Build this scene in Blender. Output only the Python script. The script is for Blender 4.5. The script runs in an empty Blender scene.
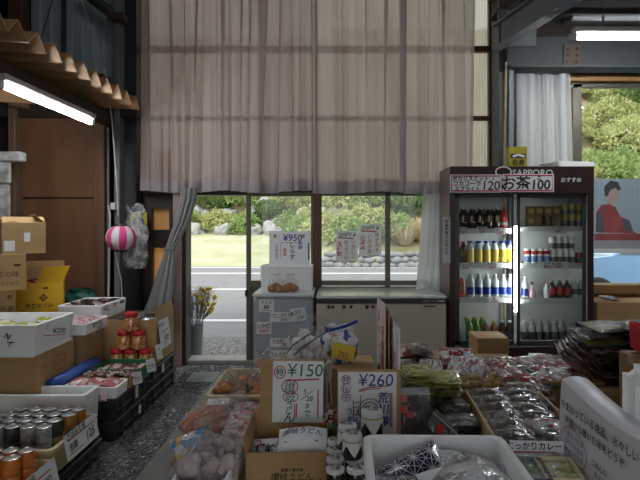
import bpy, bmesh, math, random
from mathutils import Vector, Matrix, Euler, noise
S = bpy.context.scene
COL = S.collection
R = math.radians
PI = math.pi
F, VX, VY, EYE = 520.0, 337.0, 225.0, 1.45      # focal length and vanishing point of the level camera, eye height
def X(px, Y): return (px - VX) * Y / F
def Z(py, Y): return EYE - (py - VY) * Y / F

# ---------------------------------------------------------------- materials
M = {}
def nt(name):
    m = bpy.data.materials.new(name); m.use_nodes = True
    t = m.node_tree; t.nodes.clear()
    out = t.nodes.new('ShaderNodeOutputMaterial')
    return m, t, out
def col4(c): return (c[0], c[1], c[2], 1)
def srgb(r, g, b):
    f = lambda v: (v/255/12.92) if v/255 <= .04045 else ((v/255+.055)/1.055)**2.4
    return (f(r), f(g), f(b))
def coords(t, kind='Object', scale=(1,1,1), rnd=False):
    tc = t.nodes.new('ShaderNodeTexCoord'); mp = t.nodes.new('ShaderNodeMapping')
    mp.inputs['Scale'].default_value = scale
    t.links.new(tc.outputs[kind], mp.inputs['Vector'])
    if rnd:
        oi = t.nodes.new('ShaderNodeObjectInfo'); mu = t.nodes.new('ShaderNodeMath'); mu.operation = 'MULTIPLY'
        mu.inputs[1].default_value = 37.0
        t.links.new(oi.outputs['Random'], mu.inputs[0]); t.links.new(mu.outputs[0], mp.inputs['Location'])
    return mp.outputs['Vector']
def ramp(t, fac, stops, const=False):
    r = t.nodes.new('ShaderNodeValToRGB'); e = r.color_ramp
    if const: e.interpolation = 'CONSTANT'
    while len(e.elements) < len(stops): e.elements.new(.5)
    for el, (p, c) in zip(e.elements, stops): el.position = p; el.color = col4(c)
    t.links.new(fac, r.inputs['Fac']); return r.outputs['Color']
def noise_n(t, vec, scale, detail=3, rough=.55):
    n = t.nodes.new('ShaderNodeTexNoise'); n.inputs['Scale'].default_value = scale
    n.inputs['Detail'].default_value = detail; n.inputs['Roughness'].default_value = rough
    t.links.new(vec, n.inputs['Vector']); return n.outputs['Fac']
def bump(t, h, strength, dist=.01):
    b = t.nodes.new('ShaderNodeBump'); b.inputs['Strength'].default_value = strength; b.inputs['Distance'].default_value = dist
    t.links.new(h, b.inputs['Height']); return b.outputs['Normal']
def pbr(t, out, rough=.6, metal=0, spec=.5, coat=0, trans=0):
    p = t.nodes.new('ShaderNodeBsdfPrincipled')
    p.inputs['Roughness'].default_value = rough; p.inputs['Metallic'].default_value = metal
    p.inputs['Specular IOR Level'].default_value = spec; p.inputs['Coat Weight'].default_value = coat
    p.inputs['Transmission Weight'].default_value = trans
    t.links.new(p.outputs[0], out.inputs['Surface']); return p
def mk(name, c, rough=.6, var=.12, scale=6, bmp=0, bscale=80, metal=0, spec=.5, coat=0, stretch=(1,1,1), c2=None):
    """Plain surface: a colour with a noise variation and an optional fine bump."""
    m, t, out = nt(name); p = pbr(t, out, rough, metal, spec, coat)
    v = coords(t, 'Object', stretch)
    d = c2 if c2 else tuple(x*(1-var*2) for x in c)
    t.links.new(ramp(t, noise_n(t, v, scale, 5), [(.3, d), (.7, c)]), p.inputs['Base Color'])
    if bmp: t.links.new(bump(t, noise_n(t, v, bscale, 3), bmp), p.inputs['Normal'])
    M[name] = m; return m
def printed(name, cols, scale=5, rough=.25, crinkle=.5, coat=.3, stretch=(1,1,1), cscale=14):
    """Printed packaging: blocks of a few colours, crinkled glossy film."""
    m, t, out = nt(name); p = pbr(t, out, rough, 0, .6, coat)
    v = coords(t, 'Generated', stretch, True)
    vo = t.nodes.new('ShaderNodeTexVoronoi'); vo.inputs['Scale'].default_value = scale; vo.distance = 'CHEBYCHEV'
    t.links.new(v, vo.inputs['Vector'])
    sp = t.nodes.new('ShaderNodeSeparateColor'); t.links.new(vo.outputs['Color'], sp.inputs[0])
    n = len(cols)
    t.links.new(ramp(t, sp.outputs[0], [(i/n, c) for i, c in enumerate(cols)], True), p.inputs['Base Color'])
    t.links.new(bump(t, noise_n(t, v, cscale, 4), crinkle, .02), p.inputs['Normal'])
    M[name] = m; return m
def film(name, alpha=.25, tint=(1,1,1), rough=.12, crinkle=.8, cscale=16):
    """Thin clear or cloudy plastic film."""
    m, t, out = nt(name)
    tr = t.nodes.new('ShaderNodeBsdfTransparent'); tr.inputs[0].default_value = col4(tint)
    p = t.nodes.new('ShaderNodeBsdfPrincipled'); p.inputs['Base Color'].default_value = (.85,.86,.88,1)
    p.inputs['Roughness'].default_value = rough; p.inputs['Specular IOR Level'].default_value = .9
    v = coords(t, 'Object', (1,1,1), True)
    h = noise_n(t, v, cscale, 4)
    t.links.new(bump(t, h, crinkle, .02), p.inputs['Normal'])
    # creases in the film are cloudier than the flat stretches
    rd = noise_n(t, v, cscale*1.7, 5, .65); mr = t.nodes.new('ShaderNodeMapRange'); mr.inputs[1].default_value = .45; mr.inputs[2].default_value = .72
    mr.inputs[3].default_value = alpha*.15; mr.inputs[4].default_value = min(1, alpha*2); t.links.new(rd, mr.inputs[0])
    mx = t.nodes.new('ShaderNodeMixShader'); t.links.new(mr.outputs[0], mx.inputs[0])
    t.links.new(tr.outputs[0], mx.inputs[1]); t.links.new(p.outputs[0], mx.inputs[2])
    g = t.nodes.new('ShaderNodeBsdfGlossy'); g.inputs['Roughness'].default_value = rough; t.links.new(bump(t, h, crinkle, .02), g.inputs['Normal'])
    m2 = t.nodes.new('ShaderNodeMixShader'); m2.inputs[0].default_value = .06; t.links.new(mx.outputs[0], m2.inputs[1]); t.links.new(g.outputs[0], m2.inputs[2])
    t.links.new(m2.outputs[0], out.inputs['Surface']); M[name] = m; return m
def glassy(name, refl=.06, tint=(.96,.98,.97)):
    m, t, out = nt(name)
    tr = t.nodes.new('ShaderNodeBsdfTransparent'); tr.inputs[0].default_value = col4(tint)
    g = t.nodes.new('ShaderNodeBsdfGlossy'); g.inputs['Roughness'].default_value = .02
    mx = t.nodes.new('ShaderNodeMixShader'); fr = t.nodes.new('ShaderNodeFresnel'); fr.inputs[0].default_value = 1.3 + refl
    t.links.new(fr.outputs[0], mx.inputs[0]); t.links.new(tr.outputs[0], mx.inputs[1]); t.links.new(g.outputs[0], mx.inputs[2])
    t.links.new(mx.outputs[0], out.inputs['Surface']); M[name] = m; return m
def cloth(name, c, transl=.4, transp=.3, weave=True):
    m, t, out = nt(name)
    d = t.nodes.new('ShaderNodeBsdfDiffuse'); l = t.nodes.new('ShaderNodeBsdfTranslucent'); tr = t.nodes.new('ShaderNodeBsdfTransparent')
    v = coords(t, 'Object', (40, 40, .6)); cc = ramp(t, noise_n(t, v, 1.5, 4), [(.3, tuple(x*.9 for x in c)), (.7, c)])
    t.links.new(cc, d.inputs[0]); t.links.new(cc, l.inputs[0])
    a = t.nodes.new('ShaderNodeMixShader'); a.inputs[0].default_value = transl
    t.links.new(d.outputs[0], a.inputs[1]); t.links.new(l.outputs[0], a.inputs[2])
    b = t.nodes.new('ShaderNodeMixShader'); b.inputs[0].default_value = transp
    t.links.new(a.outputs[0], b.inputs[1]); t.links.new(tr.outputs[0], b.inputs[2])
    t.links.new(b.outputs[0], out.inputs['Surface']); M[name] = m; return m
def emit(name, c, s):
    m, t, out = nt(name); e = t.nodes.new('ShaderNodeEmission'); e.inputs[0].default_value = col4(c); e.inputs[1].default_value = s
    t.links.new(e.outputs[0], out.inputs['Surface']); M[name] = m; return m

# ---------------------------------------------------------------- mesh builder
class MB:
    def __init__(s): s.v = []; s.f = []; s.m = []
    def add(s, vs, fs, mi=0, mat=None):
        o = len(s.v)
        if mat is not None: vs = [tuple(mat @ Vector(p)) for p in vs]
        s.v += [tuple(p) for p in vs]
        for f in fs: s.f.append(tuple(i + o for i in f)); s.m.append(mi)
        return s
    def box(s, x0, x1, y0, y1, z0, z1, mi=0, mat=None):
        vs = [(x0,y0,z0),(x1,y0,z0),(x1,y1,z0),(x0,y1,z0),(x0,y0,z1),(x1,y0,z1),(x1,y1,z1),(x0,y1,z1)]
        return s.add(vs, [(0,3,2,1),(4,5,6,7),(0,1,5,4),(1,2,6,5),(2,3,7,6),(3,0,4,7)], mi, mat)
    def bbox(s, x0, x1, y0, y1, z0, z1, b=.005, mi=0, mat=None, seg=1):
        bm = bmesh.new(); bmesh.ops.create_cube(bm, size=1)
        for v in bm.verts: v.co = ((x0+x1)/2 + v.co.x*(x1-x0), (y0+y1)/2 + v.co.y*(y1-y0), (z0+z1)/2 + v.co.z*(z1-z0))
        b = min(b, (x1-x0)*.45, (y1-y0)*.45, (z1-z0)*.45)
        bmesh.ops.bevel(bm, geom=bm.edges[:], offset=b, segments=seg, affect='EDGES')
        bm.verts.index_update()
        s.add([v.co[:] for v in bm.verts], [[v.index for v in f.verts] for f in bm.faces], mi, mat); bm.free(); return s
    def loft(s, loops, close=True, cap0=True, cap1=True, mi=0, mat=None):
        n = len(loops[0]); vs = [p for l in loops for p in l]; fs = []
        for k in range(len(loops)-1):
            for i in range(n if close else n-1):
                j = (i+1) % n; fs.append((k*n+i, k*n+j, (k+1)*n+j, (k+1)*n+i))
        if cap0: fs.append(tuple(reversed(range(n))))
        if cap1: fs.append(tuple((len(loops)-1)*n + i for i in range(n)))
        return s.add(vs, fs, mi, mat)
    def rr(s, loops, seg=4, mi=0, mat=None, cap0=True, cap1=True):
        """Loft of rounded rectangles (half_w, half_d, radius, z)."""
        L = []
        for hw, hd, r, z in loops:
            l = []
            for cx, cy, a0 in ((1,1,0),(-1,1,90),(-1,-1,180),(1,-1,270)):
                for k in range(seg+1):
                    a = R(a0 + 90*k/seg); l.append((cx*(hw-r)+r*math.cos(a), cy*(hd-r)+r*math.sin(a), z))
            L.append(l)
        return s.loft(L, True, cap0, cap1, mi, mat)
    def lathe(s, prof, seg=16, mi=0, mat=None, cx=0, cy=0, cap0=True, cap1=True):
        L = [[(cx+r*math.cos(2*PI*k/seg), cy+r*math.sin(2*PI*k/seg), z) for k in range(seg)] for r, z in prof]
        return s.loft(L, True, cap0, cap1, mi, mat)
    def tube(s, pts, r, seg=8, mi=0, mat=None, rs=None):
        pts = [Vector(p) for p in pts]; L = []; up = Vector((0,0,1))
        for i, p in enumerate(pts):
            d = (pts[min(i+1, len(pts)-1)] - pts[max(i-1, 0)]).normalized()
            a = d.cross(up) if abs(d.z) < .95 else d.cross(Vector((0,1,0)))
            a.normalize(); b = a.cross(d); q = rs[i] if rs else r
            L.append([tuple(p + a*q*math.cos(2*PI*k/seg) + b*q*math.sin(2*PI*k/seg)) for k in range(seg)])
        return s.loft(L, True, True, True, mi, mat)
    def grid(s, fn, nu, nv, mi=0, mat=None):
        vs = [fn(i/nu, j/nv) for j in range(nv+1) for i in range(nu+1)]
        fs = [(j*(nu+1)+i, j*(nu+1)+i+1, (j+1)*(nu+1)+i+1, (j+1)*(nu+1)+i) for j in range(nv) for i in range(nu)]
        return s.add(vs, fs, mi, mat)
    def ball(s, c, r, mi=0, sub=2, sq=(1,1,1), jit=0, seed=0):
        bm = bmesh.new(); bmesh.ops.create_icosphere(bm, subdivisions=sub, radius=1)
        vs = []
        for v in bm.verts:
            k = 1 + jit*noise.noise(Vector(v.co)*1.6 + Vector((seed*3.1, seed*1.7, seed)))
            vs.append((c[0]+v.co.x*r*sq[0]*k, c[1]+v.co.y*r*sq[1]*k, c[2]+v.co.z*r*sq[2]*k))
        bm.verts.index_update()
        s.add(vs, [[v.index for v in f.verts] for f in bm.faces], mi); bm.free(); return s
    def mesh(s, name, mats, smooth=False):
        me = bpy.data.meshes.new(name); me.from_pydata(s.v, [], s.f)
        for m in mats: me.materials.append(M[m] if isinstance(m, str) else m)
        me.polygons.foreach_set('material_index', s.m)
        if smooth: me.polygons.foreach_set('use_smooth', [True]*len(s.f))
        me.validate(); me.update(); return me
def ob(name, mb, mats, parent=None, smooth=False, angle=None):
    """Link a mesh as ONE object."""
    if not isinstance(mats, (list, tuple)): mats = [mats]
    me = mb.mesh(name, mats, smooth) if isinstance(mb, MB) else mb
    o = bpy.data.objects.new(name, me); COL.objects.link(o)
    if parent: o.parent = parent
    if smooth and angle is not None:
        me.polygons.foreach_set('use_smooth', [True]*len(me.polygons))
        bm = bmesh.new(); bm.from_mesh(me)
        for e in bm.edges:
            if len(e.link_faces) == 2 and e.calc_face_angle(0) > R(angle): e.smooth = False
        bm.to_mesh(me); bm.free()
    return o
def tag(o, label, cat, group=None, kind=None):
    if label: o['label'] = label
    if cat: o['category'] = cat
    if group: o['group'] = group
    if kind: o['kind'] = kind
    return o
def thing(name, label, cat, loc=(0,0,0), rz=0, group=None, rot=None):
    o = bpy.data.objects.new(name, None); COL.objects.link(o); o.empty_display_size = .05
    o.location = loc; o.rotation_euler = rot if rot else (0,0,rz); tag(o, label, cat, group); return o
def struct(name, mb, mats, parent=None, smooth=False):
    o = ob(name, mb, mats, parent, smooth)
    if not parent: o['kind'] = 'structure'
    return o
def put(o, loc, rot=(0,0,0), scale=None):
    o.location = loc; o.rotation_euler = rot
    if scale: o.scale = scale if not isinstance(scale, (int, float)) else (scale,)*3
    return o
def dup(root, loc, rot=(0,0,0), label=None, group=None, scale=None, cat=None):
    c = root.copy(); COL.objects.link(c)
    for ch in root.children:
        d = ch.copy(); COL.objects.link(d); d.parent = c
        for g in ch.children:
            e = g.copy(); COL.objects.link(e); e.parent = d
    put(c, loc, rot, scale)
    if label: c['label'] = label
    if group: c['group'] = group
    if cat: c['category'] = cat
    return c
ORD = ['first','second','third','fourth','fifth','sixth','seventh','eighth','ninth','tenth','eleventh','twelfth']

# ---------------------------------------------------------------- writing
_gc = {}
def glyphs(s, size=.1, bold=0, shear=0, spacing=1, line=.95):
    """Outline of a line of writing as flat faces in x,z, centred on its bounding box."""
    k = (s, size, bold, shear, spacing, line)
    if k in _gc: return _gc[k]
    c = bpy.data.curves.new('writing', 'FONT'); c.body = s; c.size = size; c.offset = bold*size; c.shear = shear
    c.align_x = 'CENTER'; c.space_character = spacing; c.space_line = line; c.resolution_u = 3
    o = bpy.data.objects.new('writing', c); COL.objects.link(o)
    dg = bpy.context.evaluated_depsgraph_get(); e = o.evaluated_get(dg); me = e.to_mesh()
    vs = [(v.co.x, v.co.y) for v in me.vertices]; fs = [tuple(p.vertices) for p in me.polygons]
    e.to_mesh_clear(); bpy.data.objects.remove(o); bpy.data.curves.remove(c)
    if vs:
        x0, x1 = min(v[0] for v in vs), max(v[0] for v in vs); y0, y1 = min(v[1] for v in vs), max(v[1] for v in vs)
        vs = [(x-(x0+x1)/2, y-(y0+y1)/2) for x, y in vs]
    _gc[k] = (vs, fs); return _gc[k]
def ribbon(pts, w):
    vs, fs = [], []
    for i, p in enumerate(pts):
        a = pts[max(i-1,0)]; b = pts[min(i+1,len(pts)-1)]
        dx, dz = b[0]-a[0], b[1]-a[1]; l = math.hypot(dx, dz) or 1
        vs += [(p[0]-dz/l*w/2, p[1]+dx/l*w/2), (p[0]+dz/l*w/2, p[1]-dx/l*w/2)]
    for i in range(len(pts)-1): fs.append((2*i, 2*i+1, 2*i+3, 2*i+2))
    return vs, fs
def writing(parent, items, off=-.0012, fn=None, ink=None):
    """items: ('t', text, x, z, size, ink, rot, bold) ('l', pts, width, ink) ('e', x, z, rx, rz, width, ink) ('r', x0,x1,z0,z1, ink).
    One lettering mesh per ink, in the parent's local x,z plane facing -y."""
    acc = {}
    for it in items:
        if it[0] == 't':
            _, s, x, z, size, k = it[:6]; rot = it[6] if len(it) > 6 else 0; bold = it[7] if len(it) > 7 else .012
            vs, fs = glyphs(s, size, bold, .08)
            ca, sa = math.cos(R(rot)), math.sin(R(rot)); vs = [(x+a*ca-b*sa, z+a*sa+b*ca) for a, b in vs]
        elif it[0] == 'l': vs, fs = ribbon(it[1], it[2]); k = it[3]
        elif it[0] == 'e':
            _, x, z, rx, rz, w, k = it
            vs, fs = ribbon([(x+rx*math.cos(a*PI/12), z+rz*math.sin(a*PI/12)) for a in range(25)], w)
        elif it[0] == 'r':
            _, x0, x1, z0, z1, k = it; vs = [(x0,z0),(x1,z0),(x1,z1),(x0,z1)]; fs = [(0,1,2,3)]
        mb = acc.setdefault(k, MB())
        y = off - .0003*len(acc)
        mb.add([fn(a, b, y) if fn else (a, y, b) for a, b in vs], fs)
    for k, mb in acc.items(): ob('lettering', mb, k, parent)
def paper(name, label, cat, w, h, items, loc, rot=(0,0,0), mat='paper', bend=0, group=None, thick=.0012, tilt=None):
    """A sheet in the local x,z plane facing -y, written on its front."""
    fn = lambda a, b, y: (a, y + bend*((2*a/w)**2 - 1) , b)
    mb = MB()
    n = 6 if bend else 1
    mb.grid(lambda u, v: fn((u-.5)*w, (v-.5)*h, 0), n, 1)
    mb.grid(lambda u, v: fn((.5-u)*w, (v-.5)*h, thick), n, 1)
    for e in (-.5, .5):
        mb.add([fn(e*w, -h/2, 0), fn(e*w, -h/2, thick), fn(e*w, h/2, thick), fn(e*w, h/2, 0)], [(0,1,2,3)])
    o = ob(name, mb, mat); tag(o, label, cat, group); put(o, loc, rot)
    writing(o, items, fn=fn); return o
def vtext(s, x, z, size, ink, bold=.012, step=1.02):
    return [('t', c, x, z - i*size*step, size, ink, 0, bold) for i, c in enumerate(s)]

# ---------------------------------------------------------------- shapes used often
def tray_mb(w, d, h, t=.012, taper=.92, r=.015, base=None, lip=0, seg=3):
    """Open tray with thick walls; origin at its base centre."""
    hw, hd = w/2, d/2; b = base if base is not None else t
    mb = MB()
    L = [(hw*taper, hd*taper, r, 0), (hw, hd, r, h-.004-lip)]
    if lip: L += [(hw+lip*.8, hd+lip*.8, r, h-lip), (hw+lip*.8, hd+lip*.8, r, h-.003)]
    L += [(hw-.004+lip*.6, hd-.004+lip*.6, r, h), (hw-t+.003, hd-t+.003, r, h), (hw-t, hd-t, max(r-.004,.003), h-.004), (hw*taper-t, hd*taper-t, max(r-.004,.003), b)]
    return mb.rr(L, seg)
def carton_mb(w, d, h, t=.005, flaps=(0,0,0,0), fl=.12, base=.006):
    """Open cardboard carton: floor, four walls, and flaps (front, right, back, left) given as fold angles in degrees from upright; None = no flap."""
    hw, hd = w/2, d/2; mb = MB()
    mb.box(-hw, hw, -hd, hd, 0, base)
    mb.box(-hw, hw, -hd, -hd+t, base, h); mb.box(-hw, hw, hd-t, hd, base, h)
    mb.box(-hw, -hw+t, -hd+t, hd-t, base, h); mb.box(hw-t, hw, -hd+t, hd-t, base, h)
    fms = []
    for k, (L, n) in enumerate(((w, (0,-hd)), (d, (hw,0)), (w, (0,hd)), (d, (-hw,0)))):
        a = flaps[k]
        if a is None: continue
        m = Matrix.Translation((n[0], n[1], h)) @ Matrix.Rotation([0, PI/2, PI, -PI/2][k], 4, 'Z') @ Matrix.Rotation(R(a), 4, 'X')
        fms.append(MB().box(-L/2+.004, L/2-.004, 0, t*.8, 0, fl, 0, m))
    return mb, fms
def pillow_pt(l, w, h, seed, cr, seal=.06, flat=2.2):
    def pt(u, v, sgn):
        a, b = 2*u-1, 2*v-1
        ea = max(0, 1 - (abs(a)/(1-seal))**flat/1.0) if abs(a) < 1-seal else 0
        k = (ea**.55) * (max(0, 1-abs(b)**(flat*1.6))**.6)
        n = noise.noise(Vector((a*3+seed*7.3, b*3+seed*2.9, sgn*2+seed)))*cr + noise.noise(Vector((a*8+seed*1.3, b*8, seed*3.3+sgn)))*cr*.5
        ww = 1 + .05*noise.noise(Vector((a*4, seed*5.1, b)))
        z = sgn*h/2*k*(1+n*1.5) if sgn > 0 else -h/2*min(k,.85)
        if k < .02: z += n*h*.5
        return (a*l/2, b*w/2*ww*(1-.06*k), z + h/2)
    return pt
def pillow_mb(l, w, h, seed=0, nu=14, nv=10, cr=.12):
    """Sealed film pack lying flat: plump middle, crimped ends. Origin at its underside centre."""
    mb = MB(); pt = pillow_pt(l, w, h, seed, cr)
    mb.grid(lambda u, v: pt(u, v, 1), nu, nv); mb.grid(lambda u, v: pt(1-u, v, -1), nu, nv)
    return mb
def sack_mb(w, d, h, seed=0, nu=18, nv=12, neck=.5, lump=.18):
    """Soft standing bag: lumpy body gathered to a neck with a flared top."""
    L = []
    for j in range(nv+1):
        v = j/nv
        if v < .12: k = .75 + .25*(v/.12)
        elif v < .6: k = 1
        else: k = 1 - (1-neck)*min(1, (v-.6)/.25)**1.2 if v < .85 else neck + .5*(v-.85)/.15*(1-neck)
        l = []
        for i in range(nu):
            a = 2*PI*i/nu; ca, sa = math.cos(a), math.sin(a); n = 1 + lump*noise.noise(Vector((ca*1.8+seed*4, sa*1.8, v*3.2+seed))) - lump*.9*abs(noise.noise(Vector((ca*4+seed, sa*4, v*6+seed*2)))) + lump*.35*noise.noise(Vector((ca*11, sa*11+seed, v*13))) + lump*.4*math.sin(a*7+seed+v*3)*max(0, v-.5)
            l.append((w/2*k*n*math.cos(a), d/2*k*n*math.sin(a), v*h*(1+.06*math.sin(a*3+seed)*(v>.9))))
        L.append(l)
    return MB().loft(L, True, True, True)
rnd = random.Random(7)
# ---------------------------------------------------------------- palette
mk('wood_red', (.13,.052,.026), .45, .2, 3, .15, 40, stretch=(3,3,.3))
mk('wood_dark', (.035,.022,.016), .5, .2, 3, .15, 40, stretch=(3,3,.4))
mk('wood_brown', (.16,.085,.045), .6, .22, 2.5, .2, 30, stretch=(4,4,.4))
mk('wood_pale', (.42,.31,.20), .55, .12, 3, .1, 40, stretch=(4,.5,4))
mk('wood_jamb', (.40,.31,.26), .5, .08, 3, .1, 40, stretch=(4,4,.4))
mk('wood_honey', (.33,.17,.06), .5, .15, 3, .1, 40, stretch=(.4,4,4))
mk('plywood', (.19,.088,.038), .6, .2, 1.6, .08, 60, stretch=(3,3,.5))
mk('steel_dark', (.075,.082,.088), .55, .1, 4, .08, 90)
mk('steel_grey', (.17,.18,.185), .5, .12, 3, .08, 90)
mk('steel_green', (.022,.027,.029), .55, .15, 3, .08, 90)
mk('rust', (.09,.055,.04), .8, .3, 9, .4, 60)
mk('siding_blue', (.50,.61,.67), .5, .1, 2, .05, 60)
mk('ceiling_dark', (.03,.03,.03), .8)
mk('plaster', (.36,.34,.30), .8)
mk('concrete', (.33,.32,.29), .85, .14, 5, .4, 60)
mk('concrete_floor', (.20,.19,.175), .85, .16, 8, .3, 90)
mk('asphalt', (.21,.21,.215), .85, .1, 3, .3, 200)
mk('road_paint', (.62,.62,.60), .7, .04)
mk('aluminium', (.42,.41,.39), .38, .06, 4, 0, 50, metal=.7)
mk('bronze_alu', (.13,.115,.085), .4, .08, 4, metal=.3)
mk('white_paint', (.62,.61,.58), .6, .1, 6, .1, 60)
mk('awning', (.52,.31,.15), .5, .18, 2.2, .08, 60, stretch=(.6,2,2))
mk('black', (.012,.012,.013), .45)
mk('wire', (.60,.60,.58), .5)
mk('doormat', (.27,.30,.28), .9, .12, 20, .6, 200)
emit('tube', (.93,.97,1), 62); emit('fill_tube', (.93,.97,1), 8.5); emit('fill_tube_high', (.93,.97,1), 28)
emit('cooler_tube', (.95,.99,1), 20)
cloth('sheer', (.68,.585,.565), .46, .19)
cloth('sheer_hem', (.66,.61,.63), .35, .12)
cloth('curtain_grey', (.42,.42,.42), .3, .0)
cloth('curtain_white', (.90,.91,.93), .68, .08)
glassy('pane'); 
# gravel floor: pebbles of differing greys
m, t, out = nt('gravel'); p = pbr(t, out, .75, 0, .4)
v = coords(t, 'Object'); vo = t.nodes.new('ShaderNodeTexVoronoi'); vo.inputs['Scale'].default_value = 62; t.links.new(v, vo.inputs['Vector'])
sp = t.nodes.new('ShaderNodeSeparateColor'); t.links.new(vo.outputs['Color'], sp.inputs[0])
t.links.new(ramp(t, sp.outputs[0], [(0,(.04,.041,.043)),(.5,(.13,.13,.13)),(.85,(.27,.27,.26)),(1,(.55,.55,.53))]), p.inputs['Base Color'])
inv = t.nodes.new('ShaderNodeMath'); inv.operation = 'SUBTRACT'; inv.inputs[0].default_value = 1; t.links.new(vo.outputs['Distance'], inv.inputs[1])
t.links.new(bump(t, inv.outputs[0], 1, .02), p.inputs['Normal']); M['gravel'] = m
m2 = m.copy(); m2.name = 'gravel_outside'; M['gravel_outside'] = m2
for n in m2.node_tree.nodes:
    if n.type == 'VALTORGB':
        for el, c in zip(n.color_ramp.elements, ((.06,.06,.06),(.18,.18,.175),(.30,.30,.29),(.5,.5,.48))): el.color = col4(c)
# ribbed translucent plastic sheet (clerestory)
def sheet(name, c, transp):
    m, t, out = nt(name)
    d = t.nodes.new('ShaderNodeBsdfTranslucent'); tr = t.nodes.new('ShaderNodeBsdfTransparent'); g = t.nodes.new('ShaderNodeBsdfDiffuse')
    v = coords(t, 'Object', (2,2,.8)); cc = ramp(t, noise_n(t, v, 1.2, 3), [(.3, tuple(x*.72 for x in c)), (.7, c)])
    t.links.new(cc, d.inputs[0]); t.links.new(cc, g.inputs[0]); t.links.new(cc, tr.inputs[0])
    a = t.nodes.new('ShaderNodeMixShader'); a.inputs[0].default_value = .35; b = t.nodes.new('ShaderNodeMixShader'); b.inputs[0].default_value = transp
    t.links.new(d.outputs[0], a.inputs[1]); t.links.new(g.outputs[0], a.inputs[2]); t.links.new(a.outputs[0], b.inputs[1]); t.links.new(tr.outputs[0], b.inputs[2])
    t.links.new(b.outputs[0], out.inputs['Surface']); M[name] = m
sheet('ribbed_plastic', (.82,.79,.67), .16); sheet('ribbed_plastic_brown', (.76,.68,.63), .14); sheet('orange_plastic', (1,.68,.42), .45)
def leaf_mat(name, cols):
    m, t, out = nt(name)
    d = t.nodes.new('ShaderNodeBsdfDiffuse'); l = t.nodes.new('ShaderNodeBsdfTranslucent'); a = t.nodes.new('ShaderNodeMixShader'); a.inputs[0].default_value = .4
    v = coords(t, 'Object', (1,1,1), True); n = noise_n(t, v, 2.2, 6, .7)
    cc = ramp(t, n, [(.28, cols[0]), (.5, cols[1]), (.72, cols[2])])
    t.links.new(cc, d.inputs[0]); t.links.new(cc, l.inputs[0]); t.links.new(d.outputs[0], a.inputs[1]); t.links.new(l.outputs[0], a.inputs[2])
    t.links.new(a.outputs[0], out.inputs['Surface']); M[name] = m
leaf_mat('leaf_green', [(.11,.16,.05),(.28,.37,.13),(.58,.64,.32)])
leaf_mat('leaf_yellow', [(.18,.21,.07),(.46,.48,.20),(.76,.76,.50)])
leaf_mat('leaf_dark', [(.05,.09,.03),(.14,.21,.07),(.34,.40,.17)])
leaf_mat('leaf_rust', [(.20,.12,.06),(.40,.27,.15),(.62,.50,.32)])
leaf_mat('leaf_dry', [(.42,.32,.18),(.64,.53,.34),(.80,.72,.54)])
mk('rock', (.40,.40,.39), .85, .22, 2.5, .6, 12)
mk('soil', (.28,.22,.13), .9, .25, 1.2, .5, 10, c2=(.13,.14,.06))
mk('rock_dark', (.27,.275,.28), .85, .25, 2.5, .6, 12)
mk('lawn', (.46,.43,.31), .9, .14, .9, .5, 20, c2=(.29,.33,.16))

# ---------------------------------------------------------------- floor, ground, road
struct('floor', MB().box(-3.6,3.9,-3,5.44,-.05,0), 'gravel')
mb = MB(); g = random.Random(3)
for i in range(2600):
    x, y = g.uniform(-1.5,-1.1), g.uniform(2.6,5.35); r = g.uniform(.004,.011)
    mb.ball((x,y,r*.35), r, 0, 1, (1, g.uniform(.7,1), .7), .3, i)
mk('pebble', (.22,.22,.215), .7, .4, 40, c2=(.04,.04,.042))
tag(ob('gravel', mb, 'pebble'), 'loose grey gravel on the aisle beside the black crates', 'gravel', kind='stuff')
struct('concrete_curb', MB().bbox(-1.13,-.42,1.2,5.0,0,.03,.006), 'concrete_floor')
o = ob('doormat', MB().bbox(-.2,.2,-.16,.16,0,.014,.004), 'doormat'); put(o, (-1.2,4.93,.0), (0,0,.02)); tag(o, 'thin grey-green doormat lying on the gravel at the doorway', 'mat')
struct('door_sill', MB().bbox(-1.75,1.05,5.40,5.62,0,.045,.006), 'concrete')
def bank(x, y):
    k = min(1, max(0, (x + 1.6)/1.8)); k = k*k*(3-2*k)
    a = max(0, (y-18.4))*.145 if y < 26 else 1.1 + (y-26)*.8
    b = max(0, y-18.5)*.66
    return a*(1-k) + b*k
struct('ground', MB().box(-40,46,-30,18.45,-.12,-.055), 'asphalt')
struct('road', MB().box(-40,46,6.75,18.45,-.06,-.012), 'asphalt')
struct('gravel_verge_ground', MB().box(-6,6,5.62,6.75,-.05,-.005), 'gravel_outside')
for y, w in ((7.95,.17),(11.8,.2),(15.7,.3),(17.9,.35)):
    struct('road_line', MB().box(-40,46,y-w/2,y+w/2,-.014,-.006), 'road_paint')
struct('lawn', MB().grid(lambda u, v: (-40+u*41.5, 18.4+v*8, bank(-40+u*41.5, 18.4+v*8)-.01+.03*noise.noise(Vector((u*90,v*20,0)))), 60, 16), 'lawn', smooth=True)
struct('hill', MB().grid(lambda u, v: (-40+u*86, 18.4+v*30, bank(-40+u*86, 18.4+v*30) - .02 + .35*min(1,v*6)*noise.noise(Vector((u*40,v*15,3)))*(1 if v > .25 or u > .47 else 0) - (.06 if v <= .27 and u < .45 else 0)), 120, 50), 'soil', smooth=True)

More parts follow.
